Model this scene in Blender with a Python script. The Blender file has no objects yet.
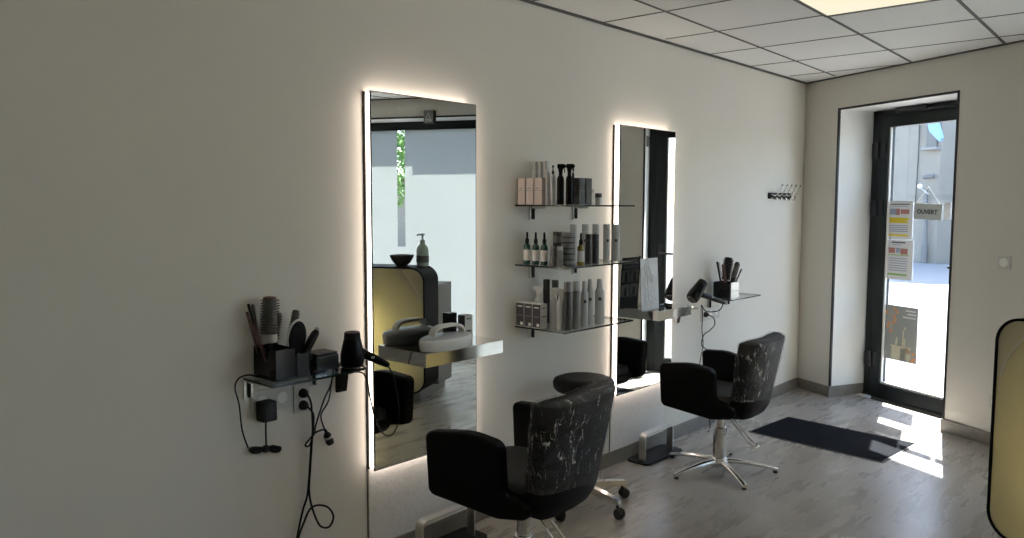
import bpy, bmesh, math, random
from mathutils import Vector, Matrix, noise
random.seed(7)
SC = bpy.context.scene
COL = SC.collection
PI = math.pi

# ------------------------------------------------------------------ materials
def new_mat(name):
    m = bpy.data.materials.new(name); m.use_nodes = True
    nt = m.node_tree; b = nt.nodes['Principled BSDF']
    return m, nt, b

def mat(name, col, rough=0.5, metal=0.0, var=0.0, scale=20.0, bump=0.0, bscale=80.0, coat=0.0, spec=None, stretch=None):
    m, nt, b = new_mat(name)
    b.inputs['Base Color'].default_value = (*col, 1)
    b.inputs['Roughness'].default_value = rough
    b.inputs['Metallic'].default_value = metal
    if spec is not None: b.inputs['Specular IOR Level'].default_value = spec
    if coat: b.inputs['Coat Weight'].default_value = coat; b.inputs['Coat Roughness'].default_value = 0.08
    tc = nt.nodes.new('ShaderNodeTexCoord')
    src = tc.outputs['Object']
    if stretch:
        mp = nt.nodes.new('ShaderNodeMapping'); mp.inputs['Scale'].default_value = stretch
        nt.links.new(src, mp.inputs['Vector']); src = mp.outputs['Vector']
    if var:
        n = nt.nodes.new('ShaderNodeTexNoise'); n.inputs['Scale'].default_value = scale; n.inputs['Detail'].default_value = 6
        r = nt.nodes.new('ShaderNodeMixRGB'); r.blend_type = 'MIX'
        r.inputs['Color1'].default_value = (*[max(0, c*(1-var)) for c in col], 1)
        r.inputs['Color2'].default_value = (*[min(1, c*(1+var)) for c in col], 1)
        nt.links.new(src, n.inputs['Vector']); nt.links.new(n.outputs['Fac'], r.inputs['Fac'])
        nt.links.new(r.outputs['Color'], b.inputs['Base Color'])
    if bump:
        n2 = nt.nodes.new('ShaderNodeTexNoise'); n2.inputs['Scale'].default_value = bscale; n2.inputs['Detail'].default_value = 4
        bp = nt.nodes.new('ShaderNodeBump'); bp.inputs['Strength'].default_value = bump; bp.inputs['Distance'].default_value = 0.004
        nt.links.new(src, n2.inputs['Vector']); nt.links.new(n2.outputs['Fac'], bp.inputs['Height'])
        nt.links.new(bp.outputs['Normal'], b.inputs['Normal'])
    return m

def emit(name, col, s):
    m = bpy.data.materials.new(name); m.use_nodes = True; nt = m.node_tree; nt.nodes.clear()
    e = nt.nodes.new('ShaderNodeEmission'); o = nt.nodes.new('ShaderNodeOutputMaterial')
    e.inputs['Color'].default_value = (*col, 1); e.inputs['Strength'].default_value = s
    nt.links.new(e.outputs[0], o.inputs[0]); return m

def glassy(name, tint, refl=0.06, rough=0.0, fres=True):
    """thin clear sheet: transparent with a fresnel share of mirror reflection"""
    m = bpy.data.materials.new(name); m.use_nodes = True; nt = m.node_tree; nt.nodes.clear()
    t = nt.nodes.new('ShaderNodeBsdfTransparent'); t.inputs[0].default_value = (*tint, 1)
    g = nt.nodes.new('ShaderNodeBsdfGlossy'); g.inputs['Roughness'].default_value = rough
    mx = nt.nodes.new('ShaderNodeMixShader'); o = nt.nodes.new('ShaderNodeOutputMaterial')
    f = nt.nodes.new('ShaderNodeLayerWeight'); f.inputs['Blend'].default_value = 0.5
    pw = nt.nodes.new('ShaderNodeMath'); pw.operation = 'POWER'; pw.inputs[1].default_value = 5.0
    ml = nt.nodes.new('ShaderNodeMath'); ml.operation = 'MULTIPLY_ADD'; ml.inputs[1].default_value = 0.9; ml.inputs[2].default_value = refl
    ml.use_clamp = True
    nt.links.new(f.outputs['Facing'], pw.inputs[0]); nt.links.new(pw.outputs[0], ml.inputs[0]); nt.links.new(ml.outputs[0], mx.inputs[0])
    nt.links.new(t.outputs[0], mx.inputs[1]); nt.links.new(g.outputs[0], mx.inputs[2]); nt.links.new(mx.outputs[0], o.inputs[0])
    return m

M = {}
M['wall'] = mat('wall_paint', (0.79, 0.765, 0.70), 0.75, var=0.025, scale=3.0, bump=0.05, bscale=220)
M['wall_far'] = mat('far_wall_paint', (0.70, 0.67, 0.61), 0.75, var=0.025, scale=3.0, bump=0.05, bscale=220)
M['reveal'] = mat('white_reveal_paint', (0.80, 0.80, 0.77), 0.6, var=0.02, scale=4)
M['panel'] = mat('speckled_grey_panel', (0.86, 0.85, 0.83), 0.30, var=0.14, scale=60, bump=0.35, bscale=70)
M['base'] = mat('grey_brown_stone_skirting', (0.20, 0.182, 0.16), 0.45, var=0.35, scale=14, bump=0.05)
M['tile'] = mat('ceiling_tile', (0.90, 0.90, 0.875), 0.85, var=0.03, scale=2, bump=0.1, bscale=260)
M['tbar'] = mat('dark_ceiling_grid', (0.09, 0.09, 0.085), 0.6)
M['black'] = mat('black_paint', (0.012, 0.013, 0.014), 0.4, var=0.2, scale=30)
M['frame'] = mat('anthracite_aluminium', (0.010, 0.014, 0.015), 0.42, var=0.1, scale=25, bump=0.03, spec=0.3)
M['leather'] = mat('black_leatherette', (0.0032, 0.0032, 0.0036), 0.55, var=0.25, scale=40, bump=0.03, bscale=420, spec=0.16)
M['seat'] = mat('worn_charcoal_leatherette', (0.035, 0.034, 0.032), 0.55, var=0.25, scale=18, bump=0.15, bscale=300)
M['chrome'] = mat('chrome', (0.78, 0.77, 0.75), 0.14, 1.0, var=0.04, scale=30)
M['brushed'] = mat('brushed_steel', (0.62, 0.61, 0.58), 0.32, 1.0, var=0.08, scale=60, stretch=(1, 0.05, 1))
M['steel'] = mat('polished_steel', (0.80, 0.79, 0.76), 0.07, 1.0, var=0.02, scale=10)
M['rubber'] = mat('black_rubber', (0.015, 0.015, 0.016), 0.7, var=0.2, scale=50)
M['plastic'] = mat('black_gloss_plastic', (0.004, 0.004, 0.0045), 0.28, var=0.2, scale=40, spec=0.15)
M['matte'] = mat('black_matte_plastic', (0.008, 0.008, 0.0085), 0.5, var=0.2, scale=40, spec=0.25)
M['acryl'] = mat('smoked_black_acrylic', (0.006, 0.007, 0.008), 0.14, var=0.1, scale=20, spec=0.25)
M['acryl2'] = mat('dark_grey_acrylic', (0.022, 0.025, 0.027), 0.25, var=0.1, scale=20, spec=0.3)
M['white'] = mat('white_plastic', (0.74, 0.73, 0.70), 0.35, var=0.02, scale=15)
M['offwhite'] = mat('warm_white_plastic', (0.92, 0.90, 0.85), 0.38, var=0.04, scale=12)
M['paper'] = mat('white_paper', (0.80, 0.81, 0.83), 0.7, var=0.02, scale=20)
M['pinkbox'] = mat('pale_pink_carton', (0.60, 0.52, 0.47), 0.5, var=0.03, scale=25)
M['greybox'] = mat('dark_grey_carton', (0.085, 0.09, 0.09), 0.45, var=0.1, scale=25)
M['darktube'] = mat('charcoal_tube', (0.05, 0.05, 0.05), 0.35, var=0.15, scale=40)
M['midgrey'] = mat('mid_grey_jar', (0.22, 0.22, 0.21), 0.4, var=0.1, scale=40)
M['silver'] = mat('silver_bottle', (0.50, 0.50, 0.48), 0.3, 0.6, var=0.25, scale=90)
M['bottle'] = mat('pale_grey_bottle', (0.55, 0.56, 0.55), 0.3, var=0.04, scale=30)
M['label'] = mat('printed_label', (0.74, 0.73, 0.68), 0.5, var=0.05, scale=90)
M['ink'] = mat('dark_print', (0.035, 0.037, 0.045), 0.6, var=0.1, scale=50)
M['yellow'] = mat('yellow_print', (0.86, 0.70, 0.04), 0.6, var=0.05, scale=50)
M['red'] = mat('red_print', (0.50, 0.22, 0.20), 0.6, var=0.25, scale=90)
M['bluegrey'] = mat('blue_grey_print', (0.36, 0.41, 0.55), 0.6, var=0.1, scale=50)
M['greenprint'] = mat('green_print', (0.35, 0.55, 0.20), 0.6, var=0.1, scale=50)
M['greenglass'] = mat('green_bottle', (0.006, 0.055, 0.035), 0.15, var=0.15, scale=30, coat=0.5)
M['amber'] = mat('amber_oil_bottle', (0.30, 0.22, 0.03), 0.18, var=0.2, scale=30, coat=0.4)
M['redbrown'] = mat('red_brown_comb', (0.10, 0.035, 0.028), 0.4, var=0.2, scale=40)
M['bristle'] = mat('grey_bristle', (0.13, 0.125, 0.115), 0.75, var=0.4, scale=220, bump=0.8, bscale=350)
M['ceram'] = mat('grey_vented_barrel', (0.10, 0.10, 0.095), 0.4, 0.3, var=0.3, scale=200, bump=0.5, bscale=240)
M['silverband'] = mat('silver_band', (0.40, 0.39, 0.37), 0.4, 0.4, var=0.1, scale=40)
M['bowl'] = mat('dark_stoneware', (0.06, 0.052, 0.042), 0.45, var=0.4, scale=40, bump=0.2)
M['soap'] = mat('sage_green_bottle', (0.42, 0.54, 0.50), 0.35, var=0.05, scale=30)
M['mat'] = mat('navy_black_door_mat', (0.007, 0.0085, 0.012), 0.95, spec=0.1, var=0.3, scale=160, bump=0.9, bscale=320)
M['matedge'] = mat('grey_mat_rubber', (0.09, 0.095, 0.10), 0.7, var=0.1)
M['desk'] = mat('black_gloss_lacquer', (0.003, 0.003, 0.0035), 0.4, var=0.1, scale=10, spec=0.06)
M['deskgrey'] = mat('grey_laminate', (0.30, 0.30, 0.29), 0.5, var=0.05, scale=20)
M['plinth'] = mat('pale_grey_plinth', (0.42, 0.42, 0.40), 0.5, var=0.05, scale=20)
M['hinge'] = mat('black_hinge', (0.015, 0.016, 0.018), 0.35)
M['socket'] = mat('white_socket', (0.62, 0.61, 0.57), 0.4, var=0.02)
M['glassedge'] = mat('dark_green_glass_edge', (0.015, 0.022, 0.020), 0.15, var=0.1)
M['glass_shelf'] = glassy('clear_shelf_glass', (0.92, 0.95, 0.94), 0.06)
M['pane'] = glassy('window_pane', (0.93, 0.95, 0.96), 0.045)
M['clear'] = glassy('clear_plastic', (0.94, 0.95, 0.95), 0.06, 0.05)
M['mirror'] = mat('mirror_silver', (0.80, 0.82, 0.80), 0.0, 1.0)
M['led'] = emit('mirror_edge_led', (1.0, 0.84, 0.72), 4.3)
M['lamp'] = emit('ceiling_panel_glow', (1.0, 0.92, 0.70), 0.66)
M['bark'] = mat('tree_bark', (0.10, 0.075, 0.05), 0.9, var=0.4, scale=20, bump=0.6, bscale=40)
M['leaf'] = mat('green_leaves', (0.10, 0.20, 0.05), 0.6, var=0.6, scale=3)
M['street'] = mat('pale_asphalt', (0.27, 0.26, 0.25), 0.9, var=0.18, scale=3.0, bump=0.3, bscale=60)
M['kerb'] = mat('concrete_kerb', (0.27, 0.26, 0.25), 0.85, var=0.12, scale=12)
M['facade'] = mat('grey_render_facade', (0.27, 0.245, 0.21), 0.85, var=0.16, scale=2.2, bump=0.2, bscale=30)
M['facade_pale'] = mat('cream_render_facade', (0.62, 0.60, 0.55), 0.85, var=0.08, scale=2)
M['pipe'] = mat('grey_zinc', (0.16, 0.16, 0.165), 0.5, 0.4, var=0.2, scale=8)
M['blue_panel'] = mat('pale_blue_panel', (0.26, 0.46, 0.85), 0.5, var=0.04)
M['winglass'] = mat('dull_window_glass', (0.13, 0.13, 0.13), 0.3, var=0.1)
M['cable'] = mat('black_cable', (0.006, 0.006, 0.0065), 0.5, spec=0.25)
M['thinwhite'] = mat('thin_white', (0.75, 0.74, 0.68), 0.4)
M['sign'] = mat('grey_hanging_sign', (0.46, 0.48, 0.46), 0.6, var=0.04, scale=10)
M['poster'] = mat('grey_brown_poster', (0.34, 0.35, 0.33), 0.6, var=0.15, scale=6)
M['cream'] = mat('cream_print', (0.66, 0.62, 0.45), 0.6, var=0.1, scale=40)
M['orange'] = mat('orange_flower_print', (0.66, 0.33, 0.16), 0.6, var=0.4, scale=90)

# floor: grey wood-look planks with soft sheen
def floor_mat():
    m, nt, b = new_mat('grey_wood_look_floor')
    L = nt.links
    tc = nt.nodes.new('ShaderNodeTexCoord'); mp = nt.nodes.new('ShaderNodeMapping')
    mp.inputs['Rotation'].default_value = (0, 0, math.radians(90)); L.new(tc.outputs['Object'], mp.inputs['Vector'])
    br = nt.nodes.new('ShaderNodeTexBrick'); br.inputs['Scale'].default_value = 1.0
    br.inputs['Brick Width'].default_value = 1.25; br.inputs['Row Height'].default_value = 0.19
    br.inputs['Mortar Size'].default_value = 0.0009; br.inputs['Mortar Smooth'].default_value = 0.3
    br.inputs['Color1'].default_value = (0.37, 0.345, 0.315, 1); br.inputs['Color2'].default_value = (0.405, 0.385, 0.355, 1)
    br.inputs['Mortar'].default_value = (0.22, 0.21, 0.20, 1); L.new(mp.outputs[0], br.inputs['Vector'])
    n = nt.nodes.new('ShaderNodeTexNoise'); n.inputs['Scale'].default_value = 3.2; n.inputs['Detail'].default_value = 5; n.inputs['Roughness'].default_value = 0.6
    mp2 = nt.nodes.new('ShaderNodeMapping'); mp2.inputs['Scale'].default_value = (0.7, 3.2, 1); L.new(mp.outputs[0], mp2.inputs['Vector'])
    L.new(mp2.outputs[0], n.inputs['Vector'])
    cr = nt.nodes.new('ShaderNodeValToRGB'); cr.color_ramp.elements[0].position = 0.25; cr.color_ramp.elements[0].color = (0.84, 0.825, 0.80, 1)
    cr.color_ramp.elements[1].position = 0.75; cr.color_ramp.elements[1].color = (1.08, 1.08, 1.08, 1); L.new(n.outputs['Fac'], cr.inputs[0])
    n3 = nt.nodes.new('ShaderNodeTexNoise'); n3.inputs['Scale'].default_value = 9; n3.inputs['Detail'].default_value = 9; n3.inputs['Roughness'].default_value = 0.75
    mp3 = nt.nodes.new('ShaderNodeMapping'); mp3.inputs['Scale'].default_value = (0.35, 3.0, 1); L.new(mp.outputs[0], mp3.inputs['Vector']); L.new(mp3.outputs[0], n3.inputs['Vector'])
    c3_ = nt.nodes.new('ShaderNodeValToRGB'); c3_.color_ramp.elements[0].position = .25; c3_.color_ramp.elements[0].color = (.80, .79, .78, 1); c3_.color_ramp.elements[1].position = .75; c3_.color_ramp.elements[1].color = (1.12, 1.12, 1.12, 1); L.new(n3.outputs['Fac'], c3_.inputs[0])
    m3 = nt.nodes.new('ShaderNodeMixRGB'); m3.blend_type = 'MULTIPLY'; m3.inputs['Fac'].default_value = 1; L.new(br.outputs['Color'], m3.inputs['Color1']); L.new(c3_.outputs[0], m3.inputs['Color2'])
    mx = nt.nodes.new('ShaderNodeMixRGB'); mx.blend_type = 'MULTIPLY'; mx.inputs['Fac'].default_value = 1
    L.new(m3.outputs[0], mx.inputs['Color1']); L.new(cr.outputs[0], mx.inputs['Color2']); L.new(mx.outputs[0], b.inputs['Base Color'])
    mr = nt.nodes.new('ShaderNodeMapRange'); mr.inputs['To Min'].default_value = 0.20; mr.inputs['To Max'].default_value = 0.36
    L.new(n.outputs['Fac'], mr.inputs['Value']); L.new(mr.outputs[0], b.inputs['Roughness'])
    bp = nt.nodes.new('ShaderNodeBump'); bp.inputs['Strength'].default_value = 0.12; bp.inputs['Distance'].default_value = 0.002
    L.new(n.outputs['Fac'], bp.inputs['Height']); L.new(bp.outputs[0], b.inputs['Normal'])
    return m
M['floor'] = floor_mat()

def film_mat():
    m = bpy.data.materials.new('frosted_window_film'); m.use_nodes = True; nt = m.node_tree; nt.nodes.clear(); L = nt.links
    t = nt.nodes.new('ShaderNodeBsdfTranslucent'); d = nt.nodes.new('ShaderNodeBsdfDiffuse')
    n = nt.nodes.new('ShaderNodeTexNoise'); n.inputs['Scale'].default_value = 2.0
    r = nt.nodes.new('ShaderNodeMixRGB'); r.inputs['Color1'].default_value = (0.42, 0.435, 0.43, 1); r.inputs['Color2'].default_value = (0.445, 0.46, 0.455, 1)
    L.new(n.outputs['Fac'], r.inputs['Fac']); L.new(r.outputs[0], t.inputs[0])
    d.inputs[0].default_value = (0.6, 0.6, 0.6, 1)
    mx = nt.nodes.new('ShaderNodeMixShader'); mx.inputs[0].default_value = 0.25
    o = nt.nodes.new('ShaderNodeOutputMaterial'); L.new(t.outputs[0], mx.inputs[1]); L.new(d.outputs[0], mx.inputs[2]); L.new(mx.outputs[0], o.inputs[0])
    return m
M['film'] = film_mat()

def wrap_mat():
    """crinkled clear plastic: mostly see-through, glossy along the creases"""
    m = bpy.data.materials.new('crinkled_clear_plastic'); m.use_nodes = True; nt = m.node_tree; nt.nodes.clear(); L = nt.links
    tc = nt.nodes.new('ShaderNodeTexCoord')
    mp = nt.nodes.new('ShaderNodeMapping'); mp.inputs['Scale'].default_value = (1, 1, 0.6); L.new(tc.outputs['Object'], mp.inputs[0])
    n = nt.nodes.new('ShaderNodeTexNoise'); n.inputs['Scale'].default_value = 16; n.inputs['Detail'].default_value = 7; n.inputs['Roughness'].default_value = 0.62; n.inputs['Distortion'].default_value = 1.6
    L.new(mp.outputs[0], n.inputs['Vector'])
    bp = nt.nodes.new('ShaderNodeBump'); bp.inputs['Strength'].default_value = 1.0; bp.inputs['Distance'].default_value = 0.03
    L.new(n.outputs['Fac'], bp.inputs['Height'])
    g = nt.nodes.new('ShaderNodeBsdfGlossy'); g.inputs['Roughness'].default_value = 0.12; L.new(bp.outputs[0], g.inputs['Normal'])
    t = nt.nodes.new('ShaderNodeBsdfTransparent'); t.inputs[0].default_value = (0.93, 0.93, 0.93, 1)
    def ridge(scale, width, seed):
        q = nt.nodes.new('ShaderNodeTexNoise'); q.inputs['Scale'].default_value = scale; q.inputs['Detail'].default_value = 3; q.inputs['Distortion'].default_value = 1.2
        mq = nt.nodes.new('ShaderNodeMapping'); mq.inputs['Location'].default_value = (seed, seed*.7, 0); mq.inputs['Scale'].default_value = (1.3, 1.3, .38); L.new(tc.outputs['Object'], mq.inputs[0]); L.new(mq.outputs[0], q.inputs['Vector'])
        a = nt.nodes.new('ShaderNodeMath'); a.operation = 'SUBTRACT'; a.inputs[1].default_value = .5; L.new(q.outputs['Fac'], a.inputs[0])
        c = nt.nodes.new('ShaderNodeMath'); c.operation = 'ABSOLUTE'; L.new(a.outputs[0], c.inputs[0])
        d = nt.nodes.new('ShaderNodeMapRange'); d.inputs['From Min'].default_value = 0; d.inputs['From Max'].default_value = width; d.inputs['To Min'].default_value = 1; d.inputs['To Max'].default_value = 0; L.new(c.outputs[0], d.inputs['Value'])
        return d.outputs[0]
    r1 = ridge(15, .016, 1.0); r2 = ridge(5.0, .055, 5.0)
    mm = nt.nodes.new('ShaderNodeMath'); mm.operation = 'MULTIPLY'; L.new(r1, mm.inputs[0]); L.new(r2, mm.inputs[1])
    ad = nt.nodes.new('ShaderNodeMath'); ad.operation = 'MULTIPLY_ADD'; ad.inputs[1].default_value = 1.1; ad.inputs[2].default_value = 0.06; ad.use_clamp = True
    L.new(mm.outputs[0], ad.inputs[0])
    mx = nt.nodes.new('ShaderNodeMixShader'); o = nt.nodes.new('ShaderNodeOutputMaterial')
    L.new(ad.outputs[0], mx.inputs[0]); L.new(t.outputs[0], mx.inputs[1]); L.new(g.outputs[0], mx.inputs[2]); L.new(mx.outputs[0], o.inputs[0])
    return m
M['wrap'] = wrap_mat()

def translucent_panel():
    m = bpy.data.materials.new('yellow_translucent_panel'); m.use_nodes = True; nt = m.node_tree; nt.nodes.clear(); L = nt.links
    t = nt.nodes.new('ShaderNodeBsdfTranslucent'); t.inputs[0].default_value = (0.85, 0.79, 0.56, 1)
    d = nt.nodes.new('ShaderNodeBsdfDiffuse'); d.inputs[0].default_value = (0.62, 0.60, 0.50, 1)
    g = nt.nodes.new('ShaderNodeBsdfGlossy'); g.inputs['Roughness'].default_value = 0.25
    a = nt.nodes.new('ShaderNodeMixShader'); a.inputs[0].default_value = 0.5
    b = nt.nodes.new('ShaderNodeMixShader'); b.inputs[0].default_value = 0.04
    o = nt.nodes.new('ShaderNodeOutputMaterial')
    L.new(t.outputs[0], a.inputs[1]); L.new(d.outputs[0], a.inputs[2]); L.new(a.outputs[0], b.inputs[1]); L.new(g.outputs[0], b.inputs[2]); L.new(b.outputs[0], o.inputs[0])
    return m
M['glowpanel'] = translucent_panel()

# ------------------------------------------------------------------ mesh builder
class MB:
    def __init__(s): s.bm = bmesh.new(); s.m = []
    def _mi(s, m):
        if m not in s.m: s.m.append(m)
        return s.m.index(m)
    def _take(s, t, m, mtx=None):
        if mtx is not None: t.transform(mtx)
        i = s._mi(m)
        for f in t.faces: f.material_index = i; f.smooth = True
        me = bpy.data.meshes.new('tmp'); t.to_mesh(me); t.free(); s.bm.from_mesh(me); bpy.data.meshes.remove(me)
        return s
    def box(s, lo, hi, m, bev=0.0, seg=2, mtx=None):
        t = bmesh.new(); bmesh.ops.create_cube(t, size=1)
        for v in t.verts:
            v.co = Vector([lo[k] + (v.co[k]+.5)*(hi[k]-lo[k]) for k in range(3)])
        if bev: bmesh.ops.bevel(t, geom=t.edges[:], offset=bev, segments=seg, profile=0.5, affect='EDGES')
        return s._take(t, m, mtx)
    def lathe(s, prof, m, n=24, c=(0, 0, 0), mtx=None):
        """prof: (radius, z) from bottom to top"""
        t = bmesh.new(); rings = []
        for r, z in prof:
            rings.append([t.verts.new((r*math.cos(2*PI*k/n), r*math.sin(2*PI*k/n), z)) for k in range(n)] if r > 1e-6 else [t.verts.new((0, 0, z))])
        for a, b in zip(rings, rings[1:]):
            for k in range(n):
                k2 = (k+1) % n
                if len(a) == 1 and len(b) == 1: continue
                if len(a) == 1: t.faces.new((a[0], b[k2], b[k]))
                elif len(b) == 1: t.faces.new((a[k], a[k2], b[0]))
                else: t.faces.new((a[k], a[k2], b[k2], b[k]))
        if len(rings[0]) > 1: t.faces.new(rings[0][::-1])
        if len(rings[-1]) > 1: t.faces.new(rings[-1])
        bmesh.ops.recalc_face_normals(t, faces=t.faces[:])
        mm = Matrix.Translation(c)
        return s._take(t, m, mm if mtx is None else mtx @ mm)
    def tube(s, pts, r, m, n=8, mtx=None, smooth=0, cap=True):
        P = [Vector(p) for p in pts]
        R = r if isinstance(r, (list, tuple)) else [r]*len(P)
        if smooth:
            Q = []; RR = []
            for i in range(len(P)-1):
                p0 = P[max(i-1, 0)]; p1 = P[i]; p2 = P[i+1]; p3 = P[min(i+2, len(P)-1)]
                for k in range(smooth):
                    u = k/smooth
                    Q.append(0.5*((2*p1)+(p2-p0)*u+(2*p0-5*p1+4*p2-p3)*u*u+(3*p1-p0-3*p2+p3)*u**3)); RR.append(R[i]*(1-u)+R[i+1]*u)
            Q.append(P[-1]); RR.append(R[-1]); P = Q; R = RR
        t = bmesh.new(); rings = []; prev = None
        for i, p in enumerate(P):
            d = (P[min(i+1, len(P)-1)]-P[max(i-1, 0)]).normalized()
            if prev is None:
                a = Vector((0, 0, 1)) if abs(d.z) < .9 else Vector((1, 0, 0)); u = d.cross(a).normalized()
            else:
                u = (prev - d*prev.dot(d)); u = u.normalized() if u.length > 1e-6 else d.orthogonal().normalized()
            prev = u; w = d.cross(u)
            rings.append([t.verts.new(p+R[i]*(math.cos(2*PI*k/n)*u+math.sin(2*PI*k/n)*w)) for k in range(n)])
        for a, b in zip(rings, rings[1:]):
            for k in range(n): t.faces.new((a[k], a[(k+1) % n], b[(k+1) % n], b[k]))
        if cap: t.faces.new(rings[0][::-1]); t.faces.new(rings[-1])
        bmesh.ops.recalc_face_normals(t, faces=t.faces[:])
        return s._take(t, m, mtx)
    def loft(s, rings, m, mtx=None, cap=True, closed=True):
        t = bmesh.new(); V = [[t.verts.new(p) for p in r] for r in rings]; n = len(V[0])
        for a, b in zip(V, V[1:]):
            for k in range(n if closed else n-1): t.faces.new((a[k], a[(k+1) % n], b[(k+1) % n], b[k]))
        if cap: t.faces.new(V[0][::-1]); t.faces.new(V[-1])
        bmesh.ops.recalc_face_normals(t, faces=t.faces[:])
        return s._take(t, m, mtx)
    def prism(s, poly, a, b, m, axis='y', bev=0.0, mtx=None):
        """poly: 2-D outline extruded from a to b along axis; outline in the other two axes (xz / xy / yz)"""
        def P(q, h):
            return {'y': (q[0], h, q[1]), 'z': (q[0], q[1], h), 'x': (h, q[0], q[1])}[axis]
        t = bmesh.new(); A = [t.verts.new(P(q, a)) for q in poly]; B = [t.verts.new(P(q, b)) for q in poly]; n = len(poly)
        t.faces.new(A[::-1]); t.faces.new(B)
        for k in range(n): t.faces.new((A[k], A[(k+1) % n], B[(k+1) % n], B[k]))
        bmesh.ops.recalc_face_normals(t, faces=t.faces[:])
        if bev:
            es = [e for e in t.edges if (e.verts[0] in A) == (e.verts[1] in A)]
            bmesh.ops.bevel(t, geom=es, offset=bev, segments=3, profile=0.5, affect='EDGES')
        return s._take(t, m, mtx)
    def sphere(s, c, r, m, sc=(1, 1, 1), sub=3, mtx=None, jit=0.0):
        t = bmesh.new(); bmesh.ops.create_icosphere(t, subdivisions=sub, radius=1)
        for v in t.verts:
            k = 1 + (jit*noise.noise(v.co*2.3+Vector(c)) if jit else 0)
            v.co = Vector((c[0]+v.co.x*r*sc[0]*k, c[1]+v.co.y*r*sc[1]*k, c[2]+v.co.z*r*sc[2]*k))
        return s._take(t, m, mtx)
    def obj(s, name, parent=None, label=None, mtx=None, ang=0.7):
        if mtx is not None: s.bm.transform(mtx)
        me = bpy.data.meshes.new(name); s.bm.to_mesh(me); s.bm.free()
        for m in s.m: me.materials.append(M[m])
        me.set_sharp_from_angle(angle=ang)
        o = bpy.data.objects.new(name, me); COL.objects.link(o)
        wn = o.modifiers.new('weighted_normals', 'WEIGHTED_NORMAL'); wn.keep_sharp = True; wn.weight = 60
        if parent is not None: o.parent = parent
        if label: o['label'] = label
        return o

def tag(o, label, cat, group=None):
    o['label'] = label; o['category'] = cat
    if group: o['group'] = group
    return o
def thing(name, label, cat, loc=(0, 0, 0), rz=0.0, group=None):
    o = bpy.data.objects.new(name, None); COL.objects.link(o); o.location = loc; o.rotation_euler = (0, 0, rz)
    o.empty_display_size = 0.05
    return tag(o, label, cat, group)
def struct(o): o['kind'] = 'structure'; return o
def dup(root, loc, rz, label, group=None):
    r = root.copy(); COL.objects.link(r); r.location = loc; r.rotation_euler = (0, 0, rz); r['label'] = label
    if group: r['group'] = group
    for ch in list(root.children):
        c = ch.copy(); COL.objects.link(c); c.parent = r
        for g in list(ch.children):
            d = g.copy(); COL.objects.link(d); d.parent = c
    return r
def fillet(pts, n=6):
    """pts: (x, y, radius) corners -> rounded outline"""
    out = []; N = len(pts)
    for i, (x, y, r) in enumerate(pts):
        p = Vector((x, y)); a = Vector(pts[i-1][:2])-p; b = Vector(pts[(i+1) % N][:2])-p
        if r <= 0: out.append((x, y)); continue
        la, lb = a.length, b.length; a.normalize(); b.normalize()
        th = a.angle(b); d = min(r/math.tan(th/2), la*.49, lb*.49); rr = d*math.tan(th/2)
        c = p+(a+b).normalized()*(rr/math.sin(th/2)); s = p+a*d-c; e = p+b*d-c
        a0 = math.atan2(s.y, s.x); da = math.atan2(e.y, e.x)-a0
        while da > PI: da -= 2*PI
        while da < -PI: da += 2*PI
        for k in range(n+1):
            q = a0+da*k/n; out.append((c.x+rr*math.cos(q), c.y+rr*math.sin(q)))
    return out
def rrect(cx, cy, hx, hy, e=4.0, n=40):
    o = []
    for k in range(n):
        t = 2*PI*k/n; c, s_ = math.cos(t), math.sin(t)
        o.append((cx+hx*math.copysign(abs(c)**(2/e), c), cy+hy*math.copysign(abs(s_)**(2/e), s_)))
    return o

# ------------------------------------------------------------------ frames of the skewed street wall
D0 = Vector((0, 6.4183, 0)); WX = Vector((.90107, -.43359, 0)); WN = Vector((.43359, .90107, 0))
FAR = Matrix(((WX.x, WN.x, 0, D0.x), (WX.y, WN.y, 0, D0.y), (0, 0, 1, 0), (0, 0, 0, 1)))   # local (s along wall, n outward, z)
def FP(s, n, z=0): return D0 + WX*s + WN*n + Vector((0, 0, z))

H = 2.5115; YB = -2.6; XR = 5.6; TH = 0.45
S_END = XR/WX.x
# floor, ceiling
b = MB(); b.prism([(-.05, YB), (XR+.05, YB), (XR+.05, 6.4183-.4812*(XR+.05)+.28), (-.05, 6.4183+.30)], -.12, 0, 'floor', 'z'); struct(b.obj('floor'))
b = MB(); b.prism([(0, YB), (XR, YB), (XR, 6.4183-.4812*XR), (0, 6.4183)], H, H+.1, 'tile', 'z'); ceil_o = struct(b.obj('ceiling'))
# ceiling grid (slightly turned against the wall)
a1, c3, g = .3772, 4.782, .0335
def GP(X, Y): return (X-g*(Y-4), Y+g*X)
b = MB()
def inside(x, y): return 0.0 < x < XR and YB < y < 6.4183-.4812*x
def bar(p, q, w, z0):
    p = Vector(p); q = Vector(q); d = (q-p); n_ = 60; run = []
    for i in range(n_*2+1):
        t = p+d*(i/(2*n_))
        if inside(*t): run.append(t)
    if len(run) < 2: return
    A, Bq = run[0], run[-1]; e = Vector((-d.y, d.x)).normalized()*w/2; u = d.normalized()*.02
    A = A-u; Bq = Bq+u
    b.prism([tuple(A-e), tuple(Bq-e), tuple(Bq+e), tuple(A+e)], z0, H+.02, 'tbar', 'z')
for i in range(-1, 11): bar(GP(a1+.6*i, -4), GP(a1+.6*i, 7), .012 if i < 1 else .016, H-.0035)
for j in range(-16, 8): bar(GP(-.5, c3+.6*(j-3)), GP(7, c3+.6*(j-3)), .010, H-.0025)
cg = b.obj('ceiling_grid', ceil_o)
# shadow-gap trim where wall meets ceiling
b = MB(); b.box((0, YB, H-.012), (.012, 6.4183, H), 'tbar'); struct(b.obj('trim_ceiling_left'))
b = MB(); b.box((0, -.012, H-.010), (S_END, 0, H), 'tbar', mtx=FAR); struct(b.obj('trim_ceiling_far'))

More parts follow.
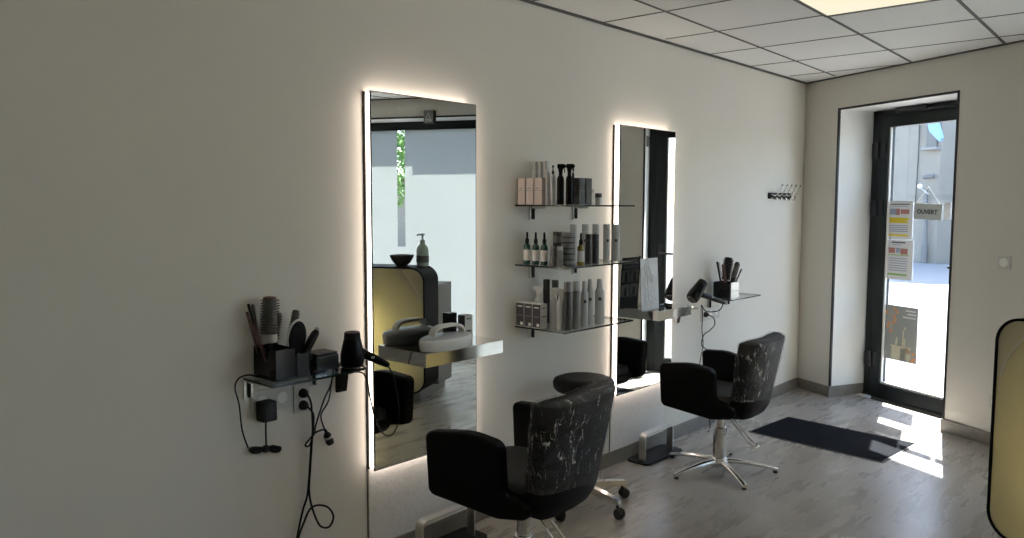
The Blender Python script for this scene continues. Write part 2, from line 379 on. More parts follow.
# walls
b = MB(); b.box((-.15, YB, -.1), (0, 6.60, H+.1), 'wall'); struct(b.obj('wall_left'))
b = MB(); b.box((-.15, YB-.15, -.1), (XR+.15, YB, H+.1), 'wall'); struct(b.obj('wall_back'))
b = MB(); b.box((XR, YB, -.1), (XR+.15, 6.4183-.4812*XR, H+.1), 'wall'); struct(b.obj('wall_right'))
d0, d1, dz = .356, 1.392, 2.265        # door opening along the street wall
w0, w1, wz = 2.30, 5.80, 2.335         # shop window opening
b = MB()
def fw(s0, s1, z0, z1): b.box((s0, 0, z0), (s1, TH, z1), 'wall_far', mtx=FAR)
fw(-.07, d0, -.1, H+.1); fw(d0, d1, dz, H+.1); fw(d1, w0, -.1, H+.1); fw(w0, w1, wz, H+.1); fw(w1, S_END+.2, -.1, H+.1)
wf = struct(b.obj('wall_far'))
# white reveal linings
b = MB(); L = .006
b.box((d0, .012, 0), (d0+L, TH, dz), 'reveal', mtx=FAR); b.box((d1-L, .012, 0), (d1, TH, dz), 'reveal', mtx=FAR); b.box((d0, .012, dz-L), (d1, TH, dz), 'reveal', mtx=FAR)
struct(b.obj('trim_door_reveal'))
b = MB()
b.box((w0, .012, 0), (w0+L, TH, wz), 'reveal', mtx=FAR); b.box((w1-L, .012, 0), (w1, TH, wz), 'reveal', mtx=FAR); b.box((w0, .012, wz-L), (w1, TH, wz), 'reveal', mtx=FAR)
struct(b.obj('trim_window_reveal'))
# black corner trims
b = MB(); t = .011
b.box((d0-.004, -.004, .085), (d0+t, .012, dz), 'black', mtx=FAR); b.box((d1-t, -.004, .085), (d1+.004, .012, dz), 'black', mtx=FAR); b.box((d0-.004, -.004, dz-t), (d1+.004, .012, dz+.004), 'black', mtx=FAR)
struct(b.obj('trim_door_edge'))
b = MB()
b.box((w0-.004, -.004, .085), (w0+t, .012, wz), 'black', mtx=FAR); b.box((w1-t, -.004, .085), (w1+.004, .012, wz), 'black', mtx=FAR); b.box((w0-.004, -.004, wz-t), (w1+.004, .012, wz+.004), 'black', mtx=FAR)
struct(b.obj('trim_window_edge'))
# stone skirting
BH = .083; BT = .014
b = MB(); b.box((0, YB, 0), (BT, 6.4183, BH), 'base', .002); struct(b.obj('baseboard_left'))
b = MB(); b.box((0, -BT, 0), (d0, 0, BH), 'base', .002, mtx=FAR); b.box((d0, -BT, 0), (d0+BT, .36, BH), 'base', .002, mtx=FAR)
struct(b.obj('baseboard_far'))
b = MB(); b.box((d1-BT, -BT, 0), (w0, 0, BH), 'base', .002, mtx=FAR); b.box((d1-BT, 0, 0), (d1, .36, BH), 'base', .002, mtx=FAR)
struct(b.obj('baseboard_right'))

# ------------------------------------------------------------------ entrance door
door = struct(thing('door_1', '', 'door')); del door['label'], door['category']
n0, n1 = .345, .405
gs0, gs1, gz0, gz1 = .535, 1.225, .118, 2.120
b = MB()
b.box((.372, n0, .0), (.45, n1+.03, dz-.008), 'frame', .004, mtx=FAR); b.box((1.31, n0, .0), (d1-.008, n1+.03, dz-.008), 'frame', .004, mtx=FAR)
b.box((.372, n0, 2.200), (d1-.008, n1+.03, dz-.008), 'frame', .004, mtx=FAR)
b.obj('door_frame', door)
b = MB(); n0b = n0-.012
b.box((.446, n0b, .012), (gs0, n1, 2.205), 'frame', .005, mtx=FAR); b.box((gs1, n0b, .012), (1.316, n1, 2.205), 'frame', .005, mtx=FAR)
b.box((gs0-.02, n0b+.001, gz1), (gs1+.02, n1, 2.205), 'frame', .005, mtx=FAR); b.box((gs0-.02, n0b+.001, .012), (gs1+.02, n1, gz0), 'frame', .005, mtx=FAR)
leaf = b.obj('door_leaf', door)
b = MB()      # glazing beads
for s_ in (gs0, gs1-.012): b.box((s_, n0b+.012, gz0), (s_+.012, n0b+.03, gz1), 'reveal', .002, mtx=FAR)
b.box((gs0, n0b+.012, gz0), (gs1, n0b+.03, gz0+.014), 'reveal', .002, mtx=FAR)
b.obj('glazing_bead', leaf)
b = MB(); b.box((gs0, .372, gz0), (gs1, .378, gz1), 'pane', mtx=FAR); b.obj('glass', leaf)
b = MB()
b.box((1.255, n0b-.012, .97), (1.29, n0b, 1.17), 'hinge', .004, mtx=FAR)
b.tube([FP(1.272, n0b-.005, 1.085), FP(1.272, n0b-.055, 1.085), FP(1.262, n0b-.062, 1.085), FP(1.15, n0b-.062, 1.083)], .010, 'hinge', 10)
b.obj('door_handle', leaf)
for z in (.30, 1.50, 1.95):
    b = MB(); b.lathe([(.011, -.065), (.013, -.06), (.013, .06), (.011, .065)], 'hinge', 12, c=tuple(FP(.447, n0b-.016, z)))
    b.box((.385, n0b-.006, z-.055), (.51, n0b+.004, z+.055), 'hinge', .002, mtx=FAR)
    b.obj('hinge', door)
b = MB(); b.box((.62, n0-.055, 2.215), (.90, n0-.006, 2.255), 'hinge', .006, mtx=FAR); b.tube([FP(.85, n0-.04, 2.225), FP(1.10, n0-.03, 2.215), FP(1.20, n0-.02, 2.19)], .009, 'hinge', 8); b.obj('door_closer', door)
b = MB(); b.box((d0, .33, 0), (d1, TH, .012), 'frame', .003, mtx=FAR); struct(b.obj('trim_door_threshold'))

# papers on the glass, just inside the pane
def sheet(name, s0, s1, z0, z1, label, cat, body, rows, grp=None):
    o = thing(name, label, cat, FP((s0+s1)/2, .3685, z0), 0, grp); inv = Matrix.Translation(-o.location)
    b = MB(); b.box((s0, .3675, z0), (s1, .3705, z1), body, mtx=inv @ FAR); b.obj('sheet', o)
    b = MB()
    for (a, c, u, v, m) in rows:
        W_, H_ = s1-s0, z1-z0
        b.box((s0+a*W_, .3664, z0+u*H_), (s0+c*W_, .3676, z0+v*H_), m, mtx=inv @ FAR)
    b.obj('print', o); return o
lines = [(.08, .86, .90, .925, 'ink'), (.12, .80, .845, .86, 'bluegrey')]
rows1 = lines + [(.06, .34, .64, .80, 'bluegrey'), (.30, .46, .63, .80, 'red'), (.50, .86, .66, .78, 'red'), (.04, .84, .49, .56, 'yellow'), (.06, .82, .42, .47, 'yellow'), (.04, .7, .435, .50, 'yellow')]
rows1 += [(.06, .82, z, z+.022, 'bluegrey') for z in (.34, .29, .24, .19)] + [(.04, .84, .07, .12, 'yellow')]
sheet('notice_sheet', .535, .755, 1.264, 1.553, 'upper white notice with yellow bands taped to the door glass', 'notice', 'paper', rows1, 'notices on the door glass')
rows2 = [(.15, .70, .92, .95, 'ink'), (.2, .55, .87, .885, 'bluegrey'), (.05, .30, .66, .80, 'red'), (.34, .50, .68, .80, 'bluegrey'), (.52, .80, .64, .79, 'red'), (.04, .86, .605, .63, 'greenprint')]
rows2 += [(.08, .80, z, z+.02, 'bluegrey') for z in (.52, .46, .40, .34, .28, .22)] + [(.05, .80, .10, .15, 'greenprint')]
sheet('notice_sheet', .537, .77, .95, 1.255, 'lower white notice with a red picture band taped to the door glass', 'notice', 'paper', rows2, 'notices on the door glass')
rowsp = [(.62, .93, .915, .94, 'paper'), (.68, .95, .855, .88, 'paper'), (.54, .94, .795, .82, 'paper'), (.17, .83, .25, .27, 'cream'), (.22, .80, .02, .25, 'cream'),
         (.36, .40, .30, .42, 'cream'), (.33, .37, .27, .36, 'cream'), (.55, .60, .28, .56, 'cream'), (.54, .64, .28, .42, 'cream'), (.58, .66, .58, .63, 'cream'), (.50, .70, .0, .24, 'bluegrey')]
for (a, u) in ((.28, .93), (.36, .88), (.25, .80), (.30, .74), (.12, .66), (.07, .60), (.18, .52), (.25, .68), (.02, .86), (.70, .24), (.76, .18), (.90, .17), (.94, .08), (.88, .05)):
    rowsp.append((a-.04, a+.05, u-.03, u+.03, 'orange'))
sheet('poster', .548, .84, .322, .748, 'grey poster with orange flowers and pale columns low on the door glass', 'poster', 'poster', rowsp)
# hanging sign
sg = thing('hanging_sign', 'grey OUVERT sign hanging by a white cord inside the glass door', 'sign', FP(.89, .36, 1.415)); inv = Matrix.Translation(-sg.location)
b = MB(); tl = Matrix.Translation(Vector(FP(.89, .362, 1.475))-sg.location) @ FAR.to_3x3().to_4x4() @ Matrix.Rotation(math.radians(2.0), 4, 'Y')
b.box((-.118, -.002, -.060), (.118, .002, .058), 'sign', .001, mtx=tl); b.obj('board', sg)
def text_mesh(name, s, size, m, mtx, parent):
    cu = bpy.data.curves.new(name, 'FONT'); cu.body = s; cu.size = size; cu.extrude = .0006; cu.align_x = 'CENTER'; cu.align_y = 'CENTER'; cu.offset = .0012
    tmp = bpy.data.objects.new('tmp', cu); COL.objects.link(tmp)
    dg = bpy.context.evaluated_depsgraph_get(); me = bpy.data.meshes.new_from_object(tmp.evaluated_get(dg)); bpy.data.objects.remove(tmp)
    me.transform(mtx); me.name = name; me.materials.clear(); me.materials.append(M[m])
    o = bpy.data.objects.new(name, me); COL.objects.link(o); o.parent = parent; return o
text_mesh('lettering', 'OUVERT', .046, 'ink', tl @ Matrix.Translation((-.005, -.0028, -.004)) @ Matrix.Rotation(PI/2, 4, 'X'), sg)
b = MB(); b.tube([inv @ FP(.79, .362, 1.535), inv @ FP(.885, .364, 1.66), inv @ FP(.985, .362, 1.53)], .0022, 'thinwhite', 6); b.obj('cord', sg)
tag_o = MB(); tag_o.box((1.02, .3665, 1.42), (1.075, .3695, 1.54), 'paper', mtx=FAR)
tag(tag_o.obj('paper_strip'), 'narrow white paper stuck on the door glass right of the hanging sign', 'paper')
# small vent on the right reveal
b = MB(); vt = b.box((d1-.022, .10, 2.03), (d1-.0045, .21, 2.12), 'midgrey', .003, mtx=FAR)
for k in range(4): b.box((d1-.025, .11, 2.04+.02*k), (d1-.020, .20, 2.05+.02*k), 'ink', mtx=FAR)
tag(b.obj('door_contact'), 'small grey slotted box high on the white door reveal', 'sensor')

# ------------------------------------------------------------------ shop window (seen in the mirror)
win = struct(thing('window_1', '', 'w')); del win['label'], win['category']
b = MB(); f = .06
b.box((w0+L, .33, .0), (w0+f, .40, wz-L), 'frame', .004, mtx=FAR); b.box((w1-f, .33, .0), (w1-L, .40, wz-L), 'frame', .004, mtx=FAR)
b.box((w0+f, .33, wz-.085), (w1-f, .40, wz-L), 'frame', .004, mtx=FAR); b.box((w0+f, .33, 0), (w1-f, .40, .05), 'reveal', .004, mtx=FAR)
b.obj('window_frame', win)
b = MB(); b.box((w0+f, .362, .05), (w1-f, .368, wz-.085), 'pane', mtx=FAR); b.obj('glass', win)
sg0, sg1, sgz = 3.79, 3.875, 1.10      # clear strip left between the films
b = MB(); nf = .356
b.box((w0+f, nf, .05), (sg0, nf+.001, wz-.085), 'film', mtx=FAR); b.box((sg1, nf, .05), (4.25, nf+.001, wz-.085), 'film', mtx=FAR); b.box((sg0, nf, .05), (sg1, nf+.001, sgz), 'film', mtx=FAR)  # film stops early; the unseen pane beyond is left clear to add daylight
b.obj('frosted_film', win)

# emergency light above the window
el = thing('emergency_light', 'small square emergency light box above the shop window, seen in the first mirror', 'emergency light', FP(3.36, -.05, 2.27)); inv = Matrix.Translation(-el.location)
b = MB(); b.box((3.31, -.065, 2.265), (3.41, -.001, 2.385), 'matte', .004, mtx=inv @ FAR); b.obj('housing', el)
b = MB(); b.box((3.313, -.071, 2.268), (3.407, -.064, 2.382), 'midgrey', .003, mtx=inv @ FAR); b.obj('cover', el)
b = MB(); pts = [inv @ FP(3.33, -.072, 2.285), inv @ FP(3.36, -.072, 2.36), inv @ FP(3.39, -.072, 2.285), inv @ FP(3.33, -.072, 2.285)]
b.tube(pts, .004, 'white', 6); b.tube([inv @ FP(3.345, -.072, 2.30), inv @ FP(3.375, -.072, 2.30)], .004, 'white', 6); b.obj('triangle_emblem', el)

# ------------------------------------------------------------------ street outside
b = MB(); b.box((-40, TH, -.16), (40, 60, -.06), 'street', mtx=FAR); struct(b.obj('street'))
b = MB(); b.box((-30, TH, -.1), (30, 2.1, -.015), 'kerb', .01, mtx=FAR); struct(b.obj('path_outside'))
# canopy over the shop front
b = MB(); b.box((-.6, TH, 2.62), (3.28, .885, 2.70), 'facade_pale', .01, mtx=FAR); b.box((3.28, TH, 2.62), (8.0, .83, 2.70), 'facade_pale', .01, mtx=FAR)
struct(b.obj('trim_street_canopy'))
b = MB(); b.box((-4, TH-.02, H+.1), (12, TH+.02, 6.0), 'facade_pale', mtx=FAR); struct(b.obj('wall_shop_front'))
# building across the street
bl = thing('building', 'grey rendered building with a downpipe across the street, seen through the door glass', 'building', FP(-13, 15, -.1)); inv = Matrix.Translation(-bl.location)
b = MB(); b.box((-17, 14.3, -.1), (-10.5, 19, 7.6), 'facade', mtx=inv @ FAR); b.obj('wall', bl)
b = MB(); b.prism([(-17.2, 7.6), (-10.3, 7.6), (-13.7, 9.4)], 14.1, 19.2, 'pipe', 'y', mtx=inv @ FAR); b.obj('roof', bl)
b = MB(); b.box((-10.93, 14.24, 3.14), (-10.60, 14.31, 4.3), 'winglass', mtx=inv @ FAR)
b.box((-10.95, 14.22, 3.62), (-10.58, 14.26, 3.66), 'pipe', mtx=inv @ FAR); wq = b.obj('window', bl)
b = MB(); b.box((-11.0, 14.12, 3.06), (-10.50, 14.34, 3.14), 'kerb', .01, mtx=inv @ FAR); b.obj('window_sill', wq)
b = MB(); b.prism([(-10.74, 4.0), (-10.60, 3.55), (-10.28, 3.25), (-10.22, 3.35), (-10.45, 4.0)], 13.95, 14.05, 'blue_panel', 'y', mtx=inv @ FAR); b.obj('blue_panel', bl)  # slanted pale blue panel beside the window
b = MB(); b.tube([inv @ FP(-10.80, 14.16, 2.0), inv @ FP(-10.74, 14.16, .3)], .055, 'pipe', 10); b.tube([inv @ FP(-10.74, 14.14, .45), inv @ FP(-10.74, 14.14, -.05)], .085, 'pipe', 10)
b.tube([inv @ FP(-10.92, 14.2, 2.32), inv @ FP(-10.60, 14.2, 2.34)], .05, 'winglass', 8); b.obj('downpipe', bl)
b = MB(); b.tube([inv @ FP(-11.16, 14.26, 6), inv @ FP(-11.18, 14.26, 2.9), inv @ FP(-11.21, 14.26, 1.6), inv @ FP(-11.15, 14.26, 1.55)], .014, 'ink', 6); b.obj('wire', bl)
lp_ = MB(); lp_.sphere(tuple(inv @ FP(-10.86, 14.0, 2.07)), .075, 'white', sub=2); lp_.tube([inv @ FP(-10.86, 14.0, 2.03), inv @ FP(-10.72, 14.18, 1.85)], .015, 'white', 6); lp_.obj('wall_lamp', bl)
b2 = MB(); b2.box((-10.45, 17, -.1), (-2, 23, 4.6), 'facade_pale', mtx=FAR)
tag(b2.obj('building'), 'pale building set back at the right edge of the door view', 'building')
b2 = MB(); b2.box((4, 19.5, -.1), (26, 25, 2.6), 'facade', mtx=FAR)
tag(b2.obj('building'), 'low pale building across the street behind the trees', 'building')
def tree(s_, n_, r, h, lab):
    root = thing('tree', lab, 'tree', FP(s_, n_, -.1), 0, 'trees across the street')
    b = MB(); b.tube([(0, 0, 0), (.05, .03, h*.5), (-.03, .05, h)], [.13, .10, .06], 'bark', 8)
    for k in range(5):
        a = k*1.3; b.tube([(0, 0, h*(.5+.08*k)), (math.cos(a)*r*.5, math.sin(a)*r*.5, h*(.75+.1*k))], [.05, .02], 'bark', 6)
    b.obj('trunk', root)
    t = bmesh.new(); rnd = random.Random(int(s_*10))
    for k in range(1500):
        while True:
            p = Vector((rnd.uniform(-1, 1), rnd.uniform(-1, 1), rnd.uniform(-1, 1)))
            if .35 < p.length < 1: break
        c = Vector((p.x*r, p.y*r, h+p.z*r*.95+.3)); sz = rnd.uniform(.08, .16)
        u = Vector((rnd.uniform(-1, 1), rnd.uniform(-1, 1), rnd.uniform(-1, 1))).normalized(); w = u.orthogonal().normalized(); q = u.cross(w)
        t.faces.new([t.verts.new(c+sz*w), t.verts.new(c+sz*.45*q), t.verts.new(c-sz*w), t.verts.new(c-sz*.45*q)])
    b = MB(); b._take(t, 'leaf'); b.obj('leaves', root)
tree(10.25, 13, 1.5, 2.5, 'nearer leafy green tree across the street seen through the clear window strip')
tree(14.2, 14.8, 1.6, 2.6, 'farther leafy green tree across the street seen through the clear window strip')

# ------------------------------------------------------------------ backlit mirrors and the speckled panels under them
def mirror(y0, lab, first=None):
    if first: return dup(first, (0, y0, .42), 0, lab, 'backlit wall mirrors')
    r = thing('wall_mirror', lab, 'mirror', (0, y0, .42), 0, 'backlit wall mirrors')
    W_, H_ = .596, 1.546
    b = MB(); b.box((0, .03, .03), (.040, W_-.03, H_-.03), 'white', .002); b.obj('backing', r)
    b = MB()
    b.box((.012, .008, .008), (.043, .030, H_-.008), 'led'); b.box((.012, W_-.030, .008), (.043, W_-.008, H_-.008), 'led')
    b.box((.012, .030, .008), (.043, W_-.030, .030), 'led'); b.box((.012, .030, H_-.030), (.043, W_-.030, H_-.008), 'led')
    b.obj('light_edge', r)
    b = MB()
    for a in (0, W_-.004): b.box((.045, a, 0), (.0495, a+.004, H_), 'matte')
    for a in (0, H_-.004): b.box((.045, 0, a), (.0495, W_, a+.004), 'matte')
    for a in (0, W_-.006): b.box((.001, a, 0), (.010, a+.006, H_), 'matte')
    b.obj('edge_strip', r)
    b = MB(); b.box((.044, .004, .004), (.050, W_-.004, H_-.004), 'mirror'); b.obj('mirror_glass', r)
    return r
Y1, Y2 = 1.958, 3.698
m1 = mirror(Y1, 'nearer tall backlit mirror with the double-handled white tub on its shelf')
m2 = mirror(Y2, 'farther tall backlit mirror beside the glass product shelves')
for y0, nm in ((Y1, 'trim_panel_1'), (Y2, 'trim_panel_2')):
    b = MB(); b.box((0, y0+.004, BH), (.006, y0+.592, .44), 'panel', .001); b.box((.0, y0-.002, BH), (.0045, y0+.002, .44), 'base'); struct(b.obj(nm))

# ------------------------------------------------------------------ steel shelves in front of the mirrors
def steel_shelf(y0, y1, z, lab, d=.205):
    r = thing('mirror_shelf', lab, 'shelf', (.05, y0, z-.058), 0, 'steel shelves on the mirrors')
    W_ = y1-y0; D = d-.05
    b = MB(); b.box((0, 0, .054), (D, W_, .058), 'steel', .001)
    b.box((D-.003, 0, 0), (D, W_, .055), 'steel', .0008); b.box((0, 0, 0), (D-.002, .003, .055), 'steel', .0008); b.box((0, W_-.003, 0), (D-.002, W_, .055), 'steel', .0008)
    b.obj('steel_top', r)
    b = MB(); b.box((0, .05, .005), (.02, W_-.05, .054), 'matte', .002); b.obj('mounting_rail', r)
    return r
steel_shelf(2.106, 2.566, .908, 'polished steel shelf on the nearer mirror, holding the white tub')
steel_shelf(3.885, 4.255, .908, 'polished steel shelf on the farther mirror, holding an upright card')

# white tub with arched handle on the near shelf
tb = thing('lidded_tub', 'round white tub with an arched carry handle on the nearer mirror shelf', 'tub', (.170, 2.250, .9085))
b = MB(); RX, RY = .062, .143
def ell(z, k): return [(RX*k*math.cos(2*PI*i/40), RY*k*math.sin(2*PI*i/40), z) for i in range(40)]
b.loft([ell(0, .90), ell(.004, .95), ell(.035, 1.0), ell(.046, .985), ell(.050, .95)], 'offwhite'); b.obj('body', tb)
b = MB(); b.loft([ell(.050, .96), ell(.054, .93), ell(.060, .80), ell(.063, .5), ell(.064, .1)], 'bottle'); b.obj('lid', tb)
b = MB(); hp = []
for k in range(25):
    u = k/24*PI; yy = .008-.086*math.copysign(abs(math.cos(u))**.62, math.cos(u)); zz = .048+.050*abs(math.sin(u))**.62; hp.append((yy, zz))
rings = []
for i, (yy, zz) in enumerate(hp):
    a = Vector(hp[max(i-1, 0)]); c = Vector(hp[min(i+1, 24)]); d_ = (c-a).normalized(); n_ = Vector((-d_.y, d_.x))
    ww, tt = .020, .0065
    rings.append([(x_*ww, yy+n_.x*q*tt, zz+n_.y*q*tt) for x_, q in ((-1, -.6), (-.8, -1), (.8, -1), (1, -.6), (1, .6), (.8, 1), (-.8, 1), (-1, .6))])
b.loft(rings, 'offwhite'); b.obj('handle', tb)
# small carton beside it
cb = thing('carton', 'small upright black and beige carton at the back of the nearer mirror shelf', 'carton', (.10, 2.432, .9085))
b = MB(); b.box((-.022, -.024, 0), (.022, .024, .118), 'ink', .001); b.obj('box', cb)
b = MB(); b.box((.0215, -.0235, .001), (.0228, .0235, .117), 'label'); b.box((-.0215, -.0235, .1172), (.0215, .0235, .1186), 'white'); b.box((.0226, -.012, .045), (.0232, .012, .052), 'ink'); b.box((.0226, -.015, .10), (.0232, .015, .106), 'midgrey'); b.obj('print', cb)

# card on the far shelf: white print toward the room, dark hair-style chart toward the mirror
cd = thing('display_card', 'upright white printed card in a clear stand on the farther mirror shelf', 'card', (.128, 3.915, .9085))
tlt = Matrix.Rotation(math.radians(-3), 4, 'Y')
b = MB(); b.box((-.003, -.092, .0), (-.001, .092, .300), 'ink', mtx=tlt)
b.box((-.0008, -.092, .0), (.0012, .092, .300), 'paper', mtx=tlt); b.obj('card', cd)
b = MB()      # room side: pale line drawings
rd = random.Random(3)
for k in range(26):
    y_, z_ = rd.uniform(-.075, .07), rd.uniform(.02, .26); L_ = rd.uniform(.02, .05)
    pts = [(.002, y_+L_*.5*math.cos(q*.7), z_+L_*math.sin(q*.7)) for q in range(rd.randint(4, 8))]
    b.tube(pts, .0009, 'bottle', 5, mtx=tlt)
b.obj('line_drawing', cd)
b = MB()      # mirror side: rows of head silhouettes on pale rounded squares
b.box((-.0036, -.080, .262), (-.003, .080, .268), 'label', mtx=tlt); b.box((-.0036, -.080, .245), (-.003, .080, .249), 'midgrey', mtx=tlt); b.box((-.0036, -.06, .275), (-.003, .06, .285), 'midgrey', mtx=tlt)
for r_ in range(2):
    for c_ in range(2):
        y_, z_ = -.044+c_*.088, .19-r_*.088
        b.box((-.0042, y_-.038, z_-.036), (-.003, y_+.038, z_+.038), 'label', .0005, mtx=tlt)
        b.prism([(y_-.018+.004*r_, z_-.034), (y_-.013, z_-.004), (y_-.009, z_+.02), (y_, z_+.029), (y_+.009, z_+.02), (y_+.013, z_-.004), (y_+.018-.004*r_, z_-.034)], -.0048, -.0040, 'ink', 'x', mtx=tlt)
b.obj('hairstyle_chart', cd, 'dark chart of four hairstyle silhouettes, facing the mirror')
b = MB(); b.box((-.006, .094, 0), (.004, .0975, .305), 'acryl', mtx=tlt); b.box((-.03, -.097, 0), (.035, .097, .003), 'clear'); b.obj('card_holder', cd)

# ------------------------------------------------------------------ glass product shelves
def bracket(bm, y, z):       # folded steel clip under the glass, against the wall
    bm.box((.001, y-.018, z-.075), (.010, y+.018, z-.006), 'brushed', .001); bm.box((.001, y-.008, z-.016), (.10, y+.008, z-.006), 'brushed', .001); bm.box((.010, y-.004, z-.07), (.022, y+.004, z-.010), 'matte', .001)
def glass_shelf(y0, y1, d, z, lab, grp, bys):
    r = thing('glass_shelf', lab, 'shelf', (0, y0, z-.008), 0, grp); W_ = y1-y0; Tm = Matrix.Translation((0, -y0, -(z-.008)))
    b = MB(); b.box((.002, .001, .0005), (d-.001, W_-.001, .0075), 'glass_shelf'); b.obj('glass_plate', r)
    b = MB(); b.box((d-.001, 0, 0), (d, W_, .008), 'glassedge'); b.box((.002, 0, 0), (d, .001, .008), 'glassedge'); b.box((.002, W_-.001, 0), (d, W_, .008), 'glassedge'); b.obj('polished_edge', r)
    for y in bys:
        b = MB(); bracket(b, y, z-.002); o = b.obj('bracket', r); o.data.transform(Tm)
    return r
ZS = (1.516, 1.224, .918)
for z, lab in zip(ZS, ('top glass product shelf with pink cartons and black sprayers', 'middle glass product shelf with green bottles and grey jars', 'bottom glass product shelf with white spray bottles and tubes')):
    glass_shelf(2.872, 3.445, .32, z, lab, 'glass product shelves', (2.995, 3.345))

# products -----------------------------------------------------------
def carton(x, y, z, w, d, h, m, lab, grp, name='carton', extra=None):
    r = thing(name, lab, 'carton', (x, y, z), 0, grp)
    b = MB(); b.box((-w/2, -d/2, 0), (w/2, d/2, h), m, .0012); b.obj('box', r)
    b = MB()
    if extra == 'dark':
        b.box((-w/2+.0008, -d/2-.0006, .003), (w/2-.0008, -d/2+.001, h-.003), 'ink'); b.box((-w*.3, -d/2-.0010, h*.82), (w*.3, -d/2, h*.87), 'label')
        b.box((w*.05, -d/2-.0014, .008), (w*.38, -d/2, .022), 'white'); b.box((-w*.35, -d/2-.0010, h*.45), (w*.35, -d/2, h*.48), 'midgrey')
        b.box((w/2-.001, -d*.3, h*.45), (w/2+.0006, d*.3, h*.50), 'midgrey'); b.box((w/2-.001, -d*.25, h*.80), (w/2+.0006, d*.25, h*.84), 'midgrey')
    else:
        b.box((-w*.4, -d/2-.0006, h*.52), (w*.42, -d/2+.001, h*.535), 'midgrey'); b.box((w/2-.001, -d*.4, h*.52), (w/2+.0006, d*.4, h*.535), 'midgrey'); b.box((-w*.3, -d/2-.0006, h*.60), (w*.1, -d/2+.001, h*.63), 'midgrey')
    b.obj('print', r); return r
def round_item(name, cat, lab, grp, x, y, z, r, h, body='bottle', cap='white', style='tube', lab_m='label', mark=True):
    o = thing(name, lab, cat, (x, y, z), random.uniform(-.25, .25), grp)
    if style == 'tube':      # straight tube with its own cap
        b = MB(); b.lathe([(r*.95, 0), (r, .003), (r, h*.80), (r*.96, h*.803)], body); b.obj('body', o)
        b = MB(); b.lathe([(r*.98, h*.805), (r*.98, h-.004), (r*.90, h)], cap); b.obj('cap', o)
    elif style == 'taper':   # aerosol with shoulder and conical cap
        b = MB(); b.lathe([(r*.95, 0), (r, .004), (r, h*.70), (r*.93, h*.745), (r*.66, h*.80), (r*.62, h*.81)], body); b.obj('body', o)
        b = MB(); b.lathe([(r*.64, h*.81), (r*.60, h*.90), (r*.52, h*.98), (r*.40, h)], cap); b.obj('cap', o)
    elif style == 'pump':    # slim bottle with a small pump head
        b = MB(); b.lathe([(r*.95, 0), (r, .003), (r, h*.66), (r*.75, h*.73), (r*.45, h*.76), (r*.42, h*.79)], body); b.obj('body', o)
        b = MB(); b.lathe([(r*.46, h*.78), (r*.46, h*.86), (r*.2, h*.87), (r*.2, h*.95), (r*.42, h*.955), (r*.42, h)], cap, 16); b.tube([(0, 0, h*.975), (r*.5, -r*1.1, h*.965)], r*.16, cap, 8); b.obj('pump_head', o)
    elif style == 'trigger': # sprayer
        b = MB(); b.lathe([(r*.95, 0), (r, .004), (r, h*.60), (r*.90, h*.66), (r*.50, h*.73), (r*.45, h*.76)], body); b.obj('body', o)
        b = MB(); b.lathe([(r*.52, h*.74), (r*.55, h*.76), (r*.55, h*.81), (r*.35, h*.82)], cap, 16)
        b.loft([[(sx*r*.48, yy, zz) for sx, yy, zz in ((-1, r*1.0*ky+oy, h*zk), (1, r*1.0*ky+oy, h*zk), (1, -r*1.0*ky+oy, h*zk), (-1, -r*1.0*ky+oy, h*zk))] for ky, oy, zk in ((.55, 0, .81), (.65, 0, .88), (1.15, -r*.25, .91), (1.2, -r*.3, .97), (.85, -r*.1, 1.0))], cap)
        b.tube([(0, -r*.7, h*.945), (0, -r*1.35, h*.945)], r*.22, cap, 10); b.tube([(0, -r*.75, h*.91), (0, -r*1.15, h*.86), (0, -r*1.0, h*.79)], r*.14, cap, 8); b.obj('trigger', o)
    elif style == 'dropper':
        b = MB(); b.lathe([(r*.95, 0), (r, .003), (r, h*.55), (r*.85, h*.60), (r*.45, h*.64), (r*.42, h*.66)], body); b.obj('body', o)
        b = MB(); b.lathe([(r*.55, h*.65), (r*.58, h*.67), (r*.55, h*.78), (r*.34, h*.80), (r*.30, h*.95), (r*.22, h)], cap, 16); b.obj('dropper_cap', o)
    elif style == 'jar':
        b = MB(); b.lathe([(r*.92, 0), (r, .004), (r, h*.60), (r*.94, h*.62)], body); b.obj('body', o)
        b = MB(); b.lathe([(r*.99, h*.63), (r*1.0, h*.66), (r*1.0, h*.96), (r*.95, h)], cap); b.obj('lid', o)
    if mark:
        b = MB()
        if style in ('dropper', 'pump') :
            b.lathe([(r*1.006, h*.12), (r*1.012, h*.125), (r*1.012, h*.45), (r*1.006, h*.455)], lab_m, 28)
        elif style == 'jar':
            b.lathe([(r*1.006, h*.15), (r*1.01, h*.16), (r*1.01, h*.50), (r*1.006, h*.51)], lab_m, 28)
        else:
            for a0 in (-PI/4,):       # dark square logo facing the room
                t = bmesh.new(); k_ = []
                for i in range(5):
                    a = a0-.33+.66*i/4; k_.append((r*1.015*math.cos(a), r*1.015*math.sin(a)))
                vs = [[t.verts.new((p[0], p[1], zz)) for p in k_] for zz in (h*.53, h*.60)]
                for i in range(4): t.faces.new((vs[0][i], vs[0][i+1], vs[1][i+1], vs[1][i]))
                b._take(t, 'ink')
        b.obj('label', o)
    return o
z = ZS[0]+.0005
G = 'pink cartons on the top product shelf'
for x, lab in ((.036, 'pale pink carton nearest the wall on the top product shelf'), (.090, 'middle of the three pale pink cartons on the top product shelf'), (.143, 'pale pink carton beside the clear silver bottles on the top product shelf')):
    carton(x, 2.902, z, .046, .046, .128, 'pinkbox', lab, G)
G = 'white bottles behind the pink cartons'
